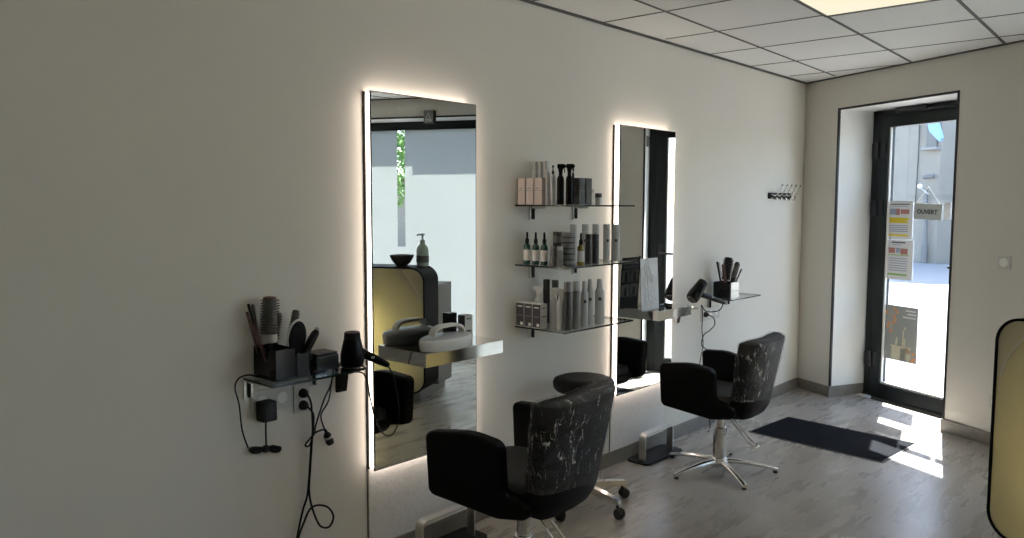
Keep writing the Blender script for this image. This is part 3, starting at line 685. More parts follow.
for x, y, lab in ((.028, 2.992, 'white silver-capped bottle behind the pink cartons, closest to the wall'), (.064, 2.99, 'middle white silver-capped bottle behind the pink cartons'), (.100, 2.99, 'white silver-capped bottle behind the pink cartons, beside the silver bottles')):
    round_item('bottle', 'bottle', lab, G, x, y, z, .0148, .212, 'bottle', 'silver', 'tube', mark=False)
round_item('bottle', 'bottle', 'slim silver bottle without a pump next to the pink cartons', 'silver bottles', .176, 2.91, z, .0128, .153, 'silver', 'silver', 'tube', mark=False)
round_item('pump_bottle', 'bottle', 'slim silver bottle with a black pump on the top product shelf', 'silver bottles', .207, 2.912, z, .0128, .186, 'silver', 'matte', 'pump', mark=False)
G = 'black spray bottles'
round_item('spray_bottle', 'bottle', 'tall black spray bottle next to the silver pump bottle, top shelf', G, .239, 2.93, z, .0175, .192, 'plastic', 'plastic', 'trigger', mark=False).rotation_euler.z = 2.2
round_item('spray_bottle', 'bottle', 'tall black spray bottle at the front corner of the top shelf', G, .278, 2.948, z, .0175, .192, 'plastic', 'plastic', 'trigger', mark=False).rotation_euler.z = 2.2
round_item('spray_bottle', 'bottle', 'slimmer black pump bottle beside the dark grey cartons, top shelf', G, .25, 3.012, z, .0125, .176, 'plastic', 'plastic', 'pump', mark=False)
G = 'dark grey cartons'
carton(.272, 3.028, z, .044, .046, .128, 'greybox', 'dark grey carton touching the black bottles on the top shelf', G)
carton(.272, 3.083, z, .044, .046, .128, 'greybox', 'dark grey carton nearer the small white pot on the top shelf', G)
round_item('vial', 'bottle', 'small pale vial between the grey carton and the jar, top shelf', None, .27, 3.138, z, .0125, .075, 'clear', 'bottle', 'tube', mark=False)
round_item('jar', 'jar', 'small silver lidded jar at the right end of the top shelf', None, .27, 3.194, z, .0172, .057, 'silver', 'darktube', 'jar', mark=False)
z = ZS[1]+.0005
G = 'green dropper bottles'
for x, lab in ((.046, 'green black-topped bottle nearest the wall on the middle shelf'), (.102, 'middle of the three green black-topped bottles'), (.156, 'green black-topped bottle next to the grey pots on the middle shelf')):
    round_item('dropper_bottle', 'bottle', lab, G, x, 2.912, z, .0172, .159, 'greenglass', 'matte', 'dropper')
G = 'short grey pots'
round_item('pot', 'pot', 'short grey pot next to the green bottles', G, .212, 2.912, z, .0155, .095, 'midgrey', 'midgrey', 'tube', mark=False)
round_item('pot', 'pot', 'short grey pot at the front corner of the middle shelf', G, .252, 2.914, z, .0145, .095, 'midgrey', 'silver', 'tube', mark=False)
G = 'stacked grey jars'
for k, lab in enumerate(('bottom jar of the grey stack at the back of the middle shelf', 'second jar of the grey stack at the back of the middle shelf', 'top jar of the grey stack at the back of the middle shelf')):
    round_item('jar', 'jar', lab, G, .165, 3.005, z+.0535*k, .024, .053, 'midgrey', 'darktube', 'jar', mark=False)
for k, lab in enumerate(('bottom wide jar of the front stack on the middle shelf', 'second wide jar of the front stack on the middle shelf', 'topmost wide jar of the front stack on the middle shelf')):
    round_item('jar', 'jar', lab, G, .256, 2.972, z+.0535*k, .033, .053, 'darktube', 'midgrey', 'jar', lab_m='midgrey')
round_item('dropper_bottle', 'bottle', 'amber oil bottle with black dropper and white label, middle shelf', None, .294, 3.022, z, .0172, .156, 'amber', 'matte', 'dropper')
G = 'charcoal tubes'
round_item('tube', 'tube', 'charcoal tube touching the amber oil bottle', G, .275, 3.11, z, .0175, .149, 'darktube', 'darktube', 'tube')
round_item('tube', 'tube', 'charcoal tube next to the pale grey bottles', G, .275, 3.165, z, .0185, .148, 'darktube', 'darktube', 'tube')
G = 'pale bottles in the back row'
for (x, y), lab in zip(((.11, 3.20), (.14, 3.262), (.17, 3.312), (.215, 3.345), (.24, 3.394)), ('pale grey bottle above the amber oil bottle, first of the back row', 'second pale grey bottle in the back row of the middle shelf', 'middle pale grey bottle in the back row of the middle shelf', 'fourth pale grey bottle in the back row, near the mirror', 'last pale grey bottle in the back row, closest to the farther mirror')):
    round_item('bottle', 'bottle', lab, G, x, y, z, .0185, .192, 'bottle', 'bottle', 'tube')
z = ZS[2]+.0005
G = 'dark labelled cartons'
for x, lab in ((.030, 'black and white carton nearest the wall on the bottom shelf'), (.083, 'middle of the three black and white cartons on the bottom shelf'), (.136, 'black and white carton touching the spray bottles on the bottom shelf')):
    carton(x, 2.905, z, .050, .052, .118, 'white', lab, G, extra='dark')
G = 'white spray bottles'
for (x, y), lab in zip(((.062, 2.985), (.176, 2.968), (.232, 2.95)), ('white spray bottle standing behind the black and white cartons', 'middle white spray bottle on the bottom shelf', 'white spray bottle beside the grey tubes on the bottom shelf')):
    o = round_item('spray_bottle', 'bottle', lab, G, x, y, z, .0225, .193, 'bottle', 'white', 'trigger'); o.rotation_euler.z = -.84 if y > 2.98 else 2.3
G = 'dark bottles at the back of the bottom shelf'
round_item('bottle', 'bottle', 'dark bottle at the back left behind the white sprayers', G, .055, 3.055, z, .0185, .222, 'darktube', 'darktube', 'tube', mark=False)
round_item('bottle', 'bottle', 'dark bottle at the back behind the middle white sprayer', G, .112, 3.052, z, .0185, .222, 'darktube', 'darktube', 'tube', mark=False)
G = 'tall grey tubes'
round_item('tube', 'tube', 'tall dark grey tube next to the white sprayer, bottom shelf', G, .283, 2.935, z, .0195, .232, 'darktube', 'midgrey', 'tube', mark=False)
round_item('tube', 'tube', 'tall grey tube with pale edge at the front corner of the bottom shelf', G, .288, 2.995, z, .0195, .230, 'midgrey', 'bottle', 'tube', mark=False)
G = 'white aerosol bottles'
for (x, y, r), lab in zip(((.287, 3.062, .0185), (.25, 3.158, .0185), (.276, 3.205, .0245)), ('white aerosol bottle next to the tall grey tubes', 'middle white aerosol bottle, set slightly back', 'wider white aerosol bottle at the right end of the bottom shelf')):
    round_item('aerosol_bottle', 'bottle', lab, G, x, y, z, r, .228, 'bottle', 'bottle', 'taper')

# ------------------------------------------------------------------ wall stations: glass shelf, tool holder, sockets, dryers
ZG = .893
glass_shelf(1.412, 1.747, .200, ZG, 'small glass wall shelf under the larger brush holder, left of the nearer mirror', 'glass shelves for tools', (1.428, 1.70))
glass_shelf(4.805, 5.235, .200, ZG, 'small glass wall shelf under the smaller brush holder, past the farther mirror', 'glass shelves for tools', (4.85, 5.12))

def open_box(bm, lo, hi, m, w=.003):
    (x0, y0, z0), (x1, y1, z1) = lo, hi
    bm.box((x0, y0, z0), (x1, y1, z0+w), m); bm.box((x0, y0, z0), (x0+w, y1, z1), m, .0006); bm.box((x1-w, y0, z0), (x1, y1, z1), m, .0006)
    bm.box((x0, y0, z0), (x1, y0+w, z1), m, .0006); bm.box((x0, y1-w, z0), (x1, y1, z1), m, .0006)
hd = thing('tool_holder', 'black acrylic brush holder with stepped compartments on the left glass shelf', 'holder', (0, 1.43, ZG+.0005))
b = MB(); open_box(b, (.012, .02, 0), (.158, .100, .112), 'acryl'); b.obj('tall_compartment', hd)
b = MB(); open_box(b, (.03, .1005, 0), (.150, .178, .080), 'acryl'); b.box((.1502, .11, .0), (.1535, .16, .086), 'acryl2', .001); b.obj('low_compartment', hd)
cl = thing('tool_case', 'small dark grey case behind the brush holder on the left glass shelf', 'case', (.072, 1.69, ZG+.0005))
b = MB(); b.box((-.05, -.045, 0), (.045, .055, .058), 'acryl2', .006); b.obj('body', cl); b = MB(); b.box((-.047, -.042, .058), (.042, .052, .066), 'acryl2', .004); b.obj('lid', cl)
cu_ = thing('clear_cup', 'small clear plastic box at the front of the left glass shelf', 'box', (.150, 1.630, ZG+.0005))
b = MB(); open_box(b, (-.024, -.025, 0), (.024, .025, .050), 'clear', .002); b.obj('box', cu_); b = MB(); b.box((-.02, -.021, .0025), (.02, .021, .012), 'matte', .003); b.obj('insert', cu_)

def axis_mtx(p, q):
    d = (Vector(q)-Vector(p)); z = d.normalized(); x = z.cross(Vector((0, 1, 0))).normalized(); y = z.cross(x)
    m = Matrix((x, y, z)).transposed().to_4x4(); m.translation = Vector(p); return m, d.length
def brush_round(p, q, r, lab, grp, core='ceram', cap='redbrown', hl=None):
    """round brush: handle at p, tip at q"""
    m, L_ = axis_mtx(p, q); o = thing('round_brush', lab, 'brush', p, 0, grp); m.translation = (0, 0, 0)
    h0 = L_*.42
    b = MB(); b.lathe([(.007, 0), (.010, .01), (.008, h0*.6), (.011, h0), (r*.75, h0+.004)], 'matte', 16, mtx=m); b.obj('handle', o)
    b = MB(); b.lathe([(r*.78, h0+.002), (r*.80, h0+.006), (r*.80, h0+.028), (r*.76, h0+.032)], 'silverband' if core == 'ceram' else 'matte', 24, mtx=m); b.obj('collar', o)
    b = MB(); b.lathe([(r*.74, h0+.03), (r*.74, L_-.012), (r*.70, L_-.006)], core, 24, mtx=m); b.obj('barrel', o)
    b = MB(); rd = random.Random(int(r*1e5))
    nz = max(6, int((L_-h0-.045)/.009)); na = 18
    for i in range(nz):
        zz = h0+.036+i*(L_-h0-.05)/max(1, nz-1)
        for k in range(na):
            a = 2*PI*(k+.5*(i % 2))/na; c, s_ = math.cos(a), math.sin(a)
            b.tube([(c*r*.72, s_*r*.72, zz), (c*r*rd.uniform(.98, 1.06), s_*r*rd.uniform(.98, 1.06), zz)], .0011, 'bristle', 4, mtx=m, cap=False)
    b.obj('bristles', o)
    b = MB(); b.lathe([(r*.72, L_-.008), (r*.70, L_-.002), (r*.45, L_), (0, L_+.001)], cap, 20, mtx=m); b.obj('tip', o)
    return o
def comb(p, q, w, lab, grp, m_='matte', hole=False, tilt=(0, 1, 0)):
    """flat comb: spine from p to q with a row of teeth"""
    m, L_ = axis_mtx(p, q); o = thing('comb', lab, 'comb', p, 0, grp); m.translation = (0, 0, 0)
    b = MB(); b.prism(fillet([(-w*.15, 0, .002), (w*.2, 0, .002), (w*.22, L_*.5, .004), (w*.35, L_, .006), (-w*.25, L_, .006), (-w*.2, L_*.5, .004)]), -.0028, .0028, m_, 'y', .001, mtx=m); b.obj('spine', o)
    b = MB(); n_ = 22
    for k in range(n_):
        z0 = L_*.45+(L_*.52)*k/(n_-1); b.box((-w*.72, -.0013, z0-.0008), (-w*.2, .0013, z0+.0008), m_, mtx=m)
    b.obj('teeth', o); return o
zb = ZG+.006
G = 'brushes and combs in the left holder'
brush_round((.062, 1.482, zb), (.070, 1.486, 1.186), .0335, 'large round brush with grey barrel and reddish tip in the left holder', G)
brush_round((.030, 1.500, zb), (.020, 1.548, 1.118), .0195, 'smaller round brush behind the paddle brush, beside the large round brush', G, 'bristle', 'bristle')
brush_round((.058, 1.548, zb), (.050, 1.606, 1.124), .0175, 'slim round brush leaning right behind the paddle brush in the left holder', G, 'bristle', 'bristle')
comb((.035, 1.475, zb), (.042, 1.412, 1.135), .024, 'reddish comb leaning furthest left in the left holder', G, 'redbrown')
comb((.050, 1.478, zb), (.030, 1.424, 1.162), .020, 'thin black comb with pale tip leaning left in the left holder', G, 'matte')
comb((.10, 1.472, zb), (.085, 1.405, 1.100), .026, 'wide reddish-brown comb in front of the other combs, left holder', G, 'redbrown')
comb((.032, 1.475, zb), (.020, 1.447, 1.158), .020, 'grey-toothed styling comb beside the large round brush', G, 'bristle')
# paddle brush
pb = thing('paddle_brush', 'oval paddle brush with a pale rim and bristles, left holder', 'brush', (.104, 1.548, zb), 0, G)
m, L_ = axis_mtx((.104, 1.548, zb), (.108, 1.580, 1.098)); m.translation = (0, 0, 0); m = m @ Matrix.Rotation(math.radians(82), 4, 'Z')
def oval(k, off): return [(k*.037*math.cos(2*PI*i/36), off, .135+k*.066*math.sin(2*PI*i/36)) for i in range(36)]
b = MB(); b.tube([(0, 0, 0), (0, 0, .04), (0, 0, .075)], [.009, .007, .010], 'matte', 12, mtx=m); b.obj('handle', pb)
b = MB(); b.loft([oval(.97, -.007), oval(1.0, -.004), oval(1.0, .003), oval(.93, .006)], 'label', mtx=m); b.obj('rim', pb, 'pale silver rim')
b = MB(); b.loft([oval(.90, -.0075), oval(.80, -.011), oval(.4, -.013)], 'matte', mtx=m); b.loft([oval(.92, .0055), oval(.86, .008), oval(.5, .010)], 'matte', mtx=m); b.obj('cushion', pb)
b = MB()
for i in range(-2, 3):
    for j in range(-6, 7):
        x_, z_ = i*.0095, .135+j*.0085
        if (x_/.026)**2+((z_-.135)/.058)**2 < 1: b.tube([(x_, .006, z_), (x_, .026, z_)], .0010, 'matte', 4, mtx=m)
b.obj('bristles', pb)
# trimmer handle leaning out to the right
tr = thing('hair_trimmer', 'black trimmer leaning to the right in the low compartment of the left holder', 'trimmer', (.130, 1.535, zb), 0, G)
m, L_ = axis_mtx((.130, 1.535, zb), (.130, 1.648, 1.066)); m.translation = (0, 0, 0)
b = MB(); b.loft([[(p[0], p[1], z_) for p in rrect(0, 0, hx, hy, 3.2, 24)] for z_, hx, hy in ((0, .010, .009), (.03, .014, .012), (.10, .016, .012), (.15, .018, .011), (.175, .017, .010), (.186, .012, .006))], 'matte', mtx=m); b.obj('body', tr)
b = MB(); b.box((-.012, -.004, .184), (.012, .004, .196), 'brushed', .001, mtx=m); b.obj('blade', tr)

# second holder, farther shelf
h2 = thing('tool_holder', 'square holder with dark back half and clear front on the farther glass shelf', 'holder', (0, 4.81, ZG+.0005))
b = MB(); open_box(b, (.045, .022, 0), (.165, .150, .108), 'acryl'); b.obj('box', h2)
b = MB(); b.box((.1655, .035, .0), (.169, .150, .108), 'silver', .001); b.box((.169, .04, .045), (.1700, .145, .052), 'white'); b.obj('front_plate', h2, 'silvery front face')
G = 'brushes and combs in the farther holder'
brush_round((.085, 4.905, zb), (.082, 4.972, 1.160), .035, 'big black round brush in the farther holder', G, 'matte', 'matte')
brush_round((.135, 4.875, zb), (.135, 4.998, 1.128), .020, 'smaller round brush leaning right in the farther holder', G, 'bristle', 'matte')
comb((.085, 4.895, zb), (.10, 4.775, 1.143), .024, 'dark comb leaning furthest left in the farther holder', G, 'matte')
comb((.12, 4.870, zb), (.11, 4.832, 1.124), .024, 'reddish comb beside the big round brush in the farther holder', G, 'redbrown')
comb((.152, 4.846, zb), (.155, 5.018, 1.085), .012, 'thin black tail comb leaning far right in the farther holder', G, 'plastic')

# sockets
def socket_plate(name, y0, y1, z0, z1, lab, holes, mt=None, grp='wall sockets'):
    o = thing(name, lab, 'socket', (0, (y0+y1)/2, (z0+z1)/2), 0, grp); T = Matrix.Translation((0, -(y0+y1)/2, -(z0+z1)/2))
    if mt is None: mt = Matrix.Identity(4)
    b = MB(); b.box((.0005, y0, z0), (.010, y1, z1), 'socket', .003, mtx=T); b.obj('plate', o)
    for (y, z) in holes:
        b = MB(); b.lathe([(.021, 0), (.0215, .0012), (.019, .0016), (.019, -.002), (0, -.0025)], 'offwhite', 24, mtx=T @ Matrix.Translation((.0105, y, z)) @ Matrix.Rotation(PI/2, 4, 'Y'))
        for dy in (-.0095, .0095): b.lathe([(.0026, 0), (.0026, .0012)], 'ink', 8, mtx=T @ Matrix.Translation((.0085, y+dy, z)) @ Matrix.Rotation(PI/2, 4, 'Y'))
        b.obj('outlet', o)
    return o
socket_plate('wall_socket', 1.440, 1.608, .752, .838, 'double white wall socket holding the black power adaptor', [(1.482, .795), (1.565, .795)])
socket_plate('wall_socket', 1.614, 1.684, .722, .832, 'white wall socket with two black plugs under the left glass shelf', [(1.650, .797), (1.650, .750)])
socket_plate('wall_socket', 4.742, 5.00, .735, .825, 'white wall socket under the farther glass shelf', [(4.785, .78), (4.87, .78), (4.955, .78)])
def plug(bm, x, y, z):
    bm.lathe([(.019, 0), (.0195, .004), (.016, .018), (.009, .026), (.006, .032)], 'rubber', 16, mtx=Matrix.Translation((x, y, z)) @ Matrix.Rotation(PI/2, 4, 'Y'))
# power adaptor with bundled cord
ad = thing('power_adaptor', 'black power adaptor with a tied bundle of cord on the left wall socket', 'adaptor', (.012, 1.482, .765))
T = Matrix.Translation((-.012, -1.482, -.765))
b = MB(); b.box((.012, 1.452, .728), (.062, 1.512, .802), 'matte', .006, mtx=T); b.box((.0618, 1.466, .748), (.0628, 1.498, .785), 'acryl2', mtx=T); b.obj('body', ad)
b = MB(); b.tube([(.03, 1.482, .732), (.028, 1.482, .69), (.025, 1.484, .632)], .0032, 'cable', 8, mtx=T)
rd = random.Random(5)
for k in range(9):
    a = rd.uniform(0, 2*PI); r_ = .012
    dx, dz_ = r_*math.cos(a)*.7, r_*math.sin(a)
    b.tube([(.024+dx*.3, 1.482, .622+dz_*.2), (.024+dx, 1.455, .628+dz_*1.3), (.024+dx, 1.428, .632+dz_*1.2), (.024-dx*.6, 1.418, .630), (.024-dx*.5, 1.44, .622-dz_*.8), (.024, 1.482, .620), (.024+dx, 1.51, .614+dz_), (.024+dx, 1.536, .612+dz_*1.2), (.024-dx*.5, 1.543, .61), (.024, 1.51, .614-dz_), (.024, 1.484, .620)], .0030, 'cable', 6, mtx=T, smooth=4)
b.tube([(.03, 1.41, .640), (.03, 1.388, .712), (.03, 1.379, .805), (.03, 1.365, .868), (.05, 1.370, .905), (.065, 1.398, .915), (.068, 1.42, .908)], .0030, 'cable', 8, mtx=T, smooth=5)
b.obj('cord', ad)
b = MB(); b.lathe([(.012, -.010), (.014, -.004), (.014, .004), (.012, .010)], 'rubber', 14, mtx=T @ Matrix.Translation((.024, 1.482, .620)) @ Matrix.Rotation(PI/2, 4, 'X')); b.obj('tie', ad)

# hair dryers in their wall holders
def dryer_holder(y, z, lab, m_):
    o = thing('dryer_holder', lab, 'holder', (0, y, z), 0, 'hair dryer holders')
    b = MB(); b.prism(fillet([(.001, .01, .002), (.001, -.11, .002), (.018, -.11, .006), (.030, -.05, .01), (.030, .01, .004)]), -.022, .022, m_, 'y', .002); b.obj('wall_arm', o)
    b = MB()
    pts = [(.110+.052*math.cos(a), .052*math.sin(a)-.02, .004) for a in [2*PI*k/28 for k in range(29)]]
    b.tube(pts, .0055, m_, 8); b.box((.02, -.026, -.002), (.062, -.010, .008), m_, .002); b.obj('ring', o)
    return o
dryer_holder(1.828, .880, 'black dryer holder with a ring on the wall beside the nearer mirror', 'plastic')
dryer_holder(4.42, .868, 'steel dryer holder on the wall just past the farther mirror shelf', 'steel')
def dryer(lab, p_rear, p_front, h0, h1, r0, r1, cordpts, grp='hair dryers'):
    o = thing('hair_dryer', lab, 'hair dryer', p_rear, 0, grp); T = Matrix.Translation(-Vector(p_rear)); m, L_ = axis_mtx(p_rear, p_front); m = T @ m
    b = MB(); b.lathe([(r0*.70, .0), (r0*.92, .006), (r0, .022), (r0*1.0, .05), (r0*.93, L_*.5), (r1*1.12, L_*.78), (r1*1.05, L_*.82)], 'plastic', 28, mtx=m); b.obj('body', o)
    b = MB(); b.lathe([(r1*1.08, L_*.80), (r1*1.06, L_*.86), (r1, L_*.98), (r1*.9, L_), (r1*.8, L_*.99), (0, L_*.95)], 'matte', 24, mtx=m)
    for k in range(10):
        a = 2*PI*k/10; b.box((-.003, r1*1.08, L_*.70), (.003, r1*1.14, L_*.73), 'silver', .0008, mtx=m @ Matrix.Rotation(a, 4, 'Z'))
    b.obj('nozzle', o)
    b = MB(); b.lathe([(r0*.72, -.001), (r0*.55, -.004), (0, -.005)], 'midgrey', 24, mtx=m)
    for k in range(4): b.lathe([(r0*(.2+.13*k), -.0055), (r0*(.23+.13*k), -.0062), (r0*(.26+.13*k), -.0055)], 'ink', 24, mtx=m)
    b.obj('rear_grille', o)
    hv = [Vector(h0), Vector(h0).lerp(Vector(h1), .3), Vector(h0).lerp(Vector(h1), .7), Vector(h1)]
    b = MB(); b.tube(hv, [.020, .0175, .016, .012], 'plastic', 14, mtx=T, smooth=4); b.sphere(h1, .0125, 'plastic', sub=2, mtx=T); hh = b.obj('handle', o)
    b = MB(); md = hv[1].lerp(hv[2], .4); b.sphere(tuple(md+Vector((.010, -.010, .006))), .007, 'silver', (1.0, 1.3, .8), 2, mtx=T); b.obj('switch', hh)
    b = MB(); b.tube(cordpts, .0032, 'cable', 8, mtx=T, smooth=6); b.obj('cord', o)
    return o
dloop = [(.17, 1.925, .893), (.16, 1.94, .886), (.15, 1.978, .834), (.13, 2.019, .73), (.12, 2.032, .642), (.11, 2.018, .589), (.11, 1.987, .575), (.11, 1.951, .599), (.11, 1.917, .664), (.105, 1.898, .749), (.10, 1.887, .821), (.09, 1.864, .855), (.06, 1.80, .855), (.05, 1.763, .85), (.035, 1.751, .754), (.03, 1.718, .701), (.03, 1.731, .647), (.03, 1.739, .625)]
dryer('black hair dryer standing nozzle up in its ring beside the nearer mirror', (.115, 1.808, .888), (.118, 1.806, 1.026), (.128, 1.842, .940), (.172, 1.93, .888), .046, .030, dloop)
cord2 = [(.188, 4.70, .882), (.16, 4.70, .83), (.09, 4.66, .82), (.055, 4.655, .86), (.04, 4.70, .80), (.03, 4.716, .684), (.03, 4.735, .573), (.03, 4.699, .469), (.03, 4.67, .25), (.03, 4.66, .12)]
dryer('black hair dryer lying with its handle to the right, past the farther mirror shelf', (.125, 4.395, .925), (.150, 4.50, 1.032), (.150, 4.470, .955), (.192, 4.700, .884), .042, .031, cord2)
# loose power leads
pl = thing('power_lead', 'long black lead hanging from the upper plug to the floor, left of the nearer mirror', 'cable', (.012, 1.65, .797), 0, 'black power leads'); T = Matrix.Translation((-.012, -1.65, -.797))
b = MB(); b.tube([(.04, 1.652, .796), (.05, 1.662, .757), (.035, 1.676, .65), (.03, 1.67, .573), (.02, 1.665, .454), (.02, 1.655, .389), (.02, 1.636, .343), (.02, 1.608, .241), (.025, 1.59, .12), (.05, 1.58, .0045), (.12, 1.50, .0045), (.14, 1.2, .0045), (.10, .9, .0045)], .0042, 'cable', 8, mtx=T, smooth=6); b.obj('cord', pl)
b = MB(); plug(b, .0105, 1.650, .797); b.obj('plug', pl).data.transform(T)
PLX = .022
pl = thing('power_lead', 'black lead with a loop above the floor, running from the shelf past the lower plug', 'cable', (.012, 1.65, .75), 0, 'black power leads'); T = Matrix.Translation((-.012, -1.65, -.75))
b = MB(); b.tube([(.04, 1.652, .749), (.060, 1.664, .72), (.058, 1.664, .667), (.055, 1.659, .612), (.052, 1.650, .496), (.050, 1.646, .418), (.048, 1.662, .343), (.045, 1.695, .27), (.045, 1.737, .253), (.045, 1.757, .288), (.045, 1.734, .331), (.050, 1.686, .356), (.055, 1.646, .354), (.058, 1.617, .315), (.056, 1.588, .245), (.06, 1.57, .12), (.09, 1.55, .0045), (.17, 1.48, .0045), (.20, 1.2, .0045), (.16, .9, .0045)], .0040, 'cable', 8, mtx=T, smooth=6); b.obj('cord', pl)
b = MB(); plug(b, .0105, 1.650, .750); b.obj('plug', pl).data.transform(T)
pl = thing('power_lead', 'black lead hanging from the left glass shelf with a dangling appliance plug', 'cable', (.02, 1.74, .62), 0, 'black power leads'); T = Matrix.Translation((-.02, -1.74, -.62))
b = MB(); b.tube([(.10, 1.70, .8975), (.07, 1.738, .8975), (.05, 1.765, .885), (.05, 1.752, .819), (.045, 1.722, .761), (.035, 1.69, .667), (.04, 1.68, .64), (.03, 1.646, .60), (.025, 1.668, .591), (.025, 1.690, .632), (.03, 1.735, .640), (.035, 1.74, .622)], .0034, 'cable', 8, mtx=T, smooth=6); b.obj('cord', pl)
b = MB(); m, L_ = axis_mtx((.033, 1.738, .630), (.036, 1.757, .578)); b.lathe([(.006, 0), (.012, .008), (.015, .014), (.016, .046), (.013, .054)], 'rubber', 16, mtx=T @ m); b.obj('plug', pl)
b = MB(); b.lathe([(.0163, .020), (.0168, .022), (.0168, .026), (.0163, .028)], 'silver', 16, mtx=T @ m); b.obj('plug_band', pl)
pl = thing('power_lead', 'black lead from the farther wall socket behind the farther salon chair', 'cable', (.012, 4.785, .78), 0, 'black power leads'); T = Matrix.Translation((-.012, -4.785, -.78))
b = MB(); b.tube([(.04, 4.787, .779), (.055, 4.828, .755), (.05, 4.852, .705), (.04, 4.795, .669), (.032, 4.74, .648), (.026, 4.721, .582), (.03, 4.792, .538), (.03, 4.837, .477), (.03, 4.85, .30), (.03, 4.84, .12), (.05, 4.82, .0045), (.10, 4.70, .0045)], .0036, 'cable', 8, mtx=T, smooth=6); b.obj('cord', pl)
b = MB(); plug(b, .0105, 4.785, .78); b.obj('plug', pl).data.transform(T)

# coat rack near the corner
cr = thing('coat_rack', 'black wall coat rack with five double wire hooks near the corner', 'coat rack', (0, 5.95, 1.59))
b = MB(); b.box((.001, -.208, -.022), (.014, .208, .024), 'matte', .004); b.obj('backplate', cr)
for k in range(5):
    y = -.168+.084*k
    b = MB(); b.tube([(.014, y, .010), (.045, y, .002), (.066, y+.004, .02), (.080, y+.01, .058), (.092, y+.014, .082)], .0042, 'steel', 8, smooth=4)
    b.tube([(.014, y, -.010), (.036, y, -.030), (.052, y, -.026), (.058, y, -.008)], .0042, 'steel', 8, smooth=4); b.sphere((.092, y+.014, .082), .006, 'matte', sub=2); b.sphere((.058, y, -.008), .006, 'matte', sub=2); b.obj('hook', cr)

# light switch and low socket on the street wall
sw = thing('light_switch', 'square white light switch on the wall right of the door', 'switch', FP(1.762, 0, 1.167)); R3 = FAR.to_3x3().to_4x4()
b = MB(); b.box((-.041, -.010, -.041), (.041, -.0005, .041), 'socket', .003, mtx=R3); b.obj('plate', sw)
b = MB(); b.lathe([(.027, 0), (.0275, .002), (.024, .003), (.023, .002), (0, .0045)], 'offwhite', 28, mtx=R3 @ Matrix.Translation((0, -.010, 0)) @ Matrix.Rotation(PI/2, 4, 'X')); b.obj('rocker', sw)
sk = thing('wall_socket', 'white wall socket low on the street wall, half hidden by the reception desk', 'socket', FP(1.752, 0, .28))
b = MB(); b.box((-.041, -.010, -.041), (.041, -.0005, .041), 'socket', .003, mtx=R3); b.obj('plate', sk)
b = MB(); b.lathe([(.021, 0), (.0215, .002), (.019, .001), (0, .0012)], 'offwhite', 24, mtx=R3 @ Matrix.Translation((0, -.0095, 0)) @ Matrix.Rotation(PI/2, 4, 'X')); b.obj('outlet', sk)

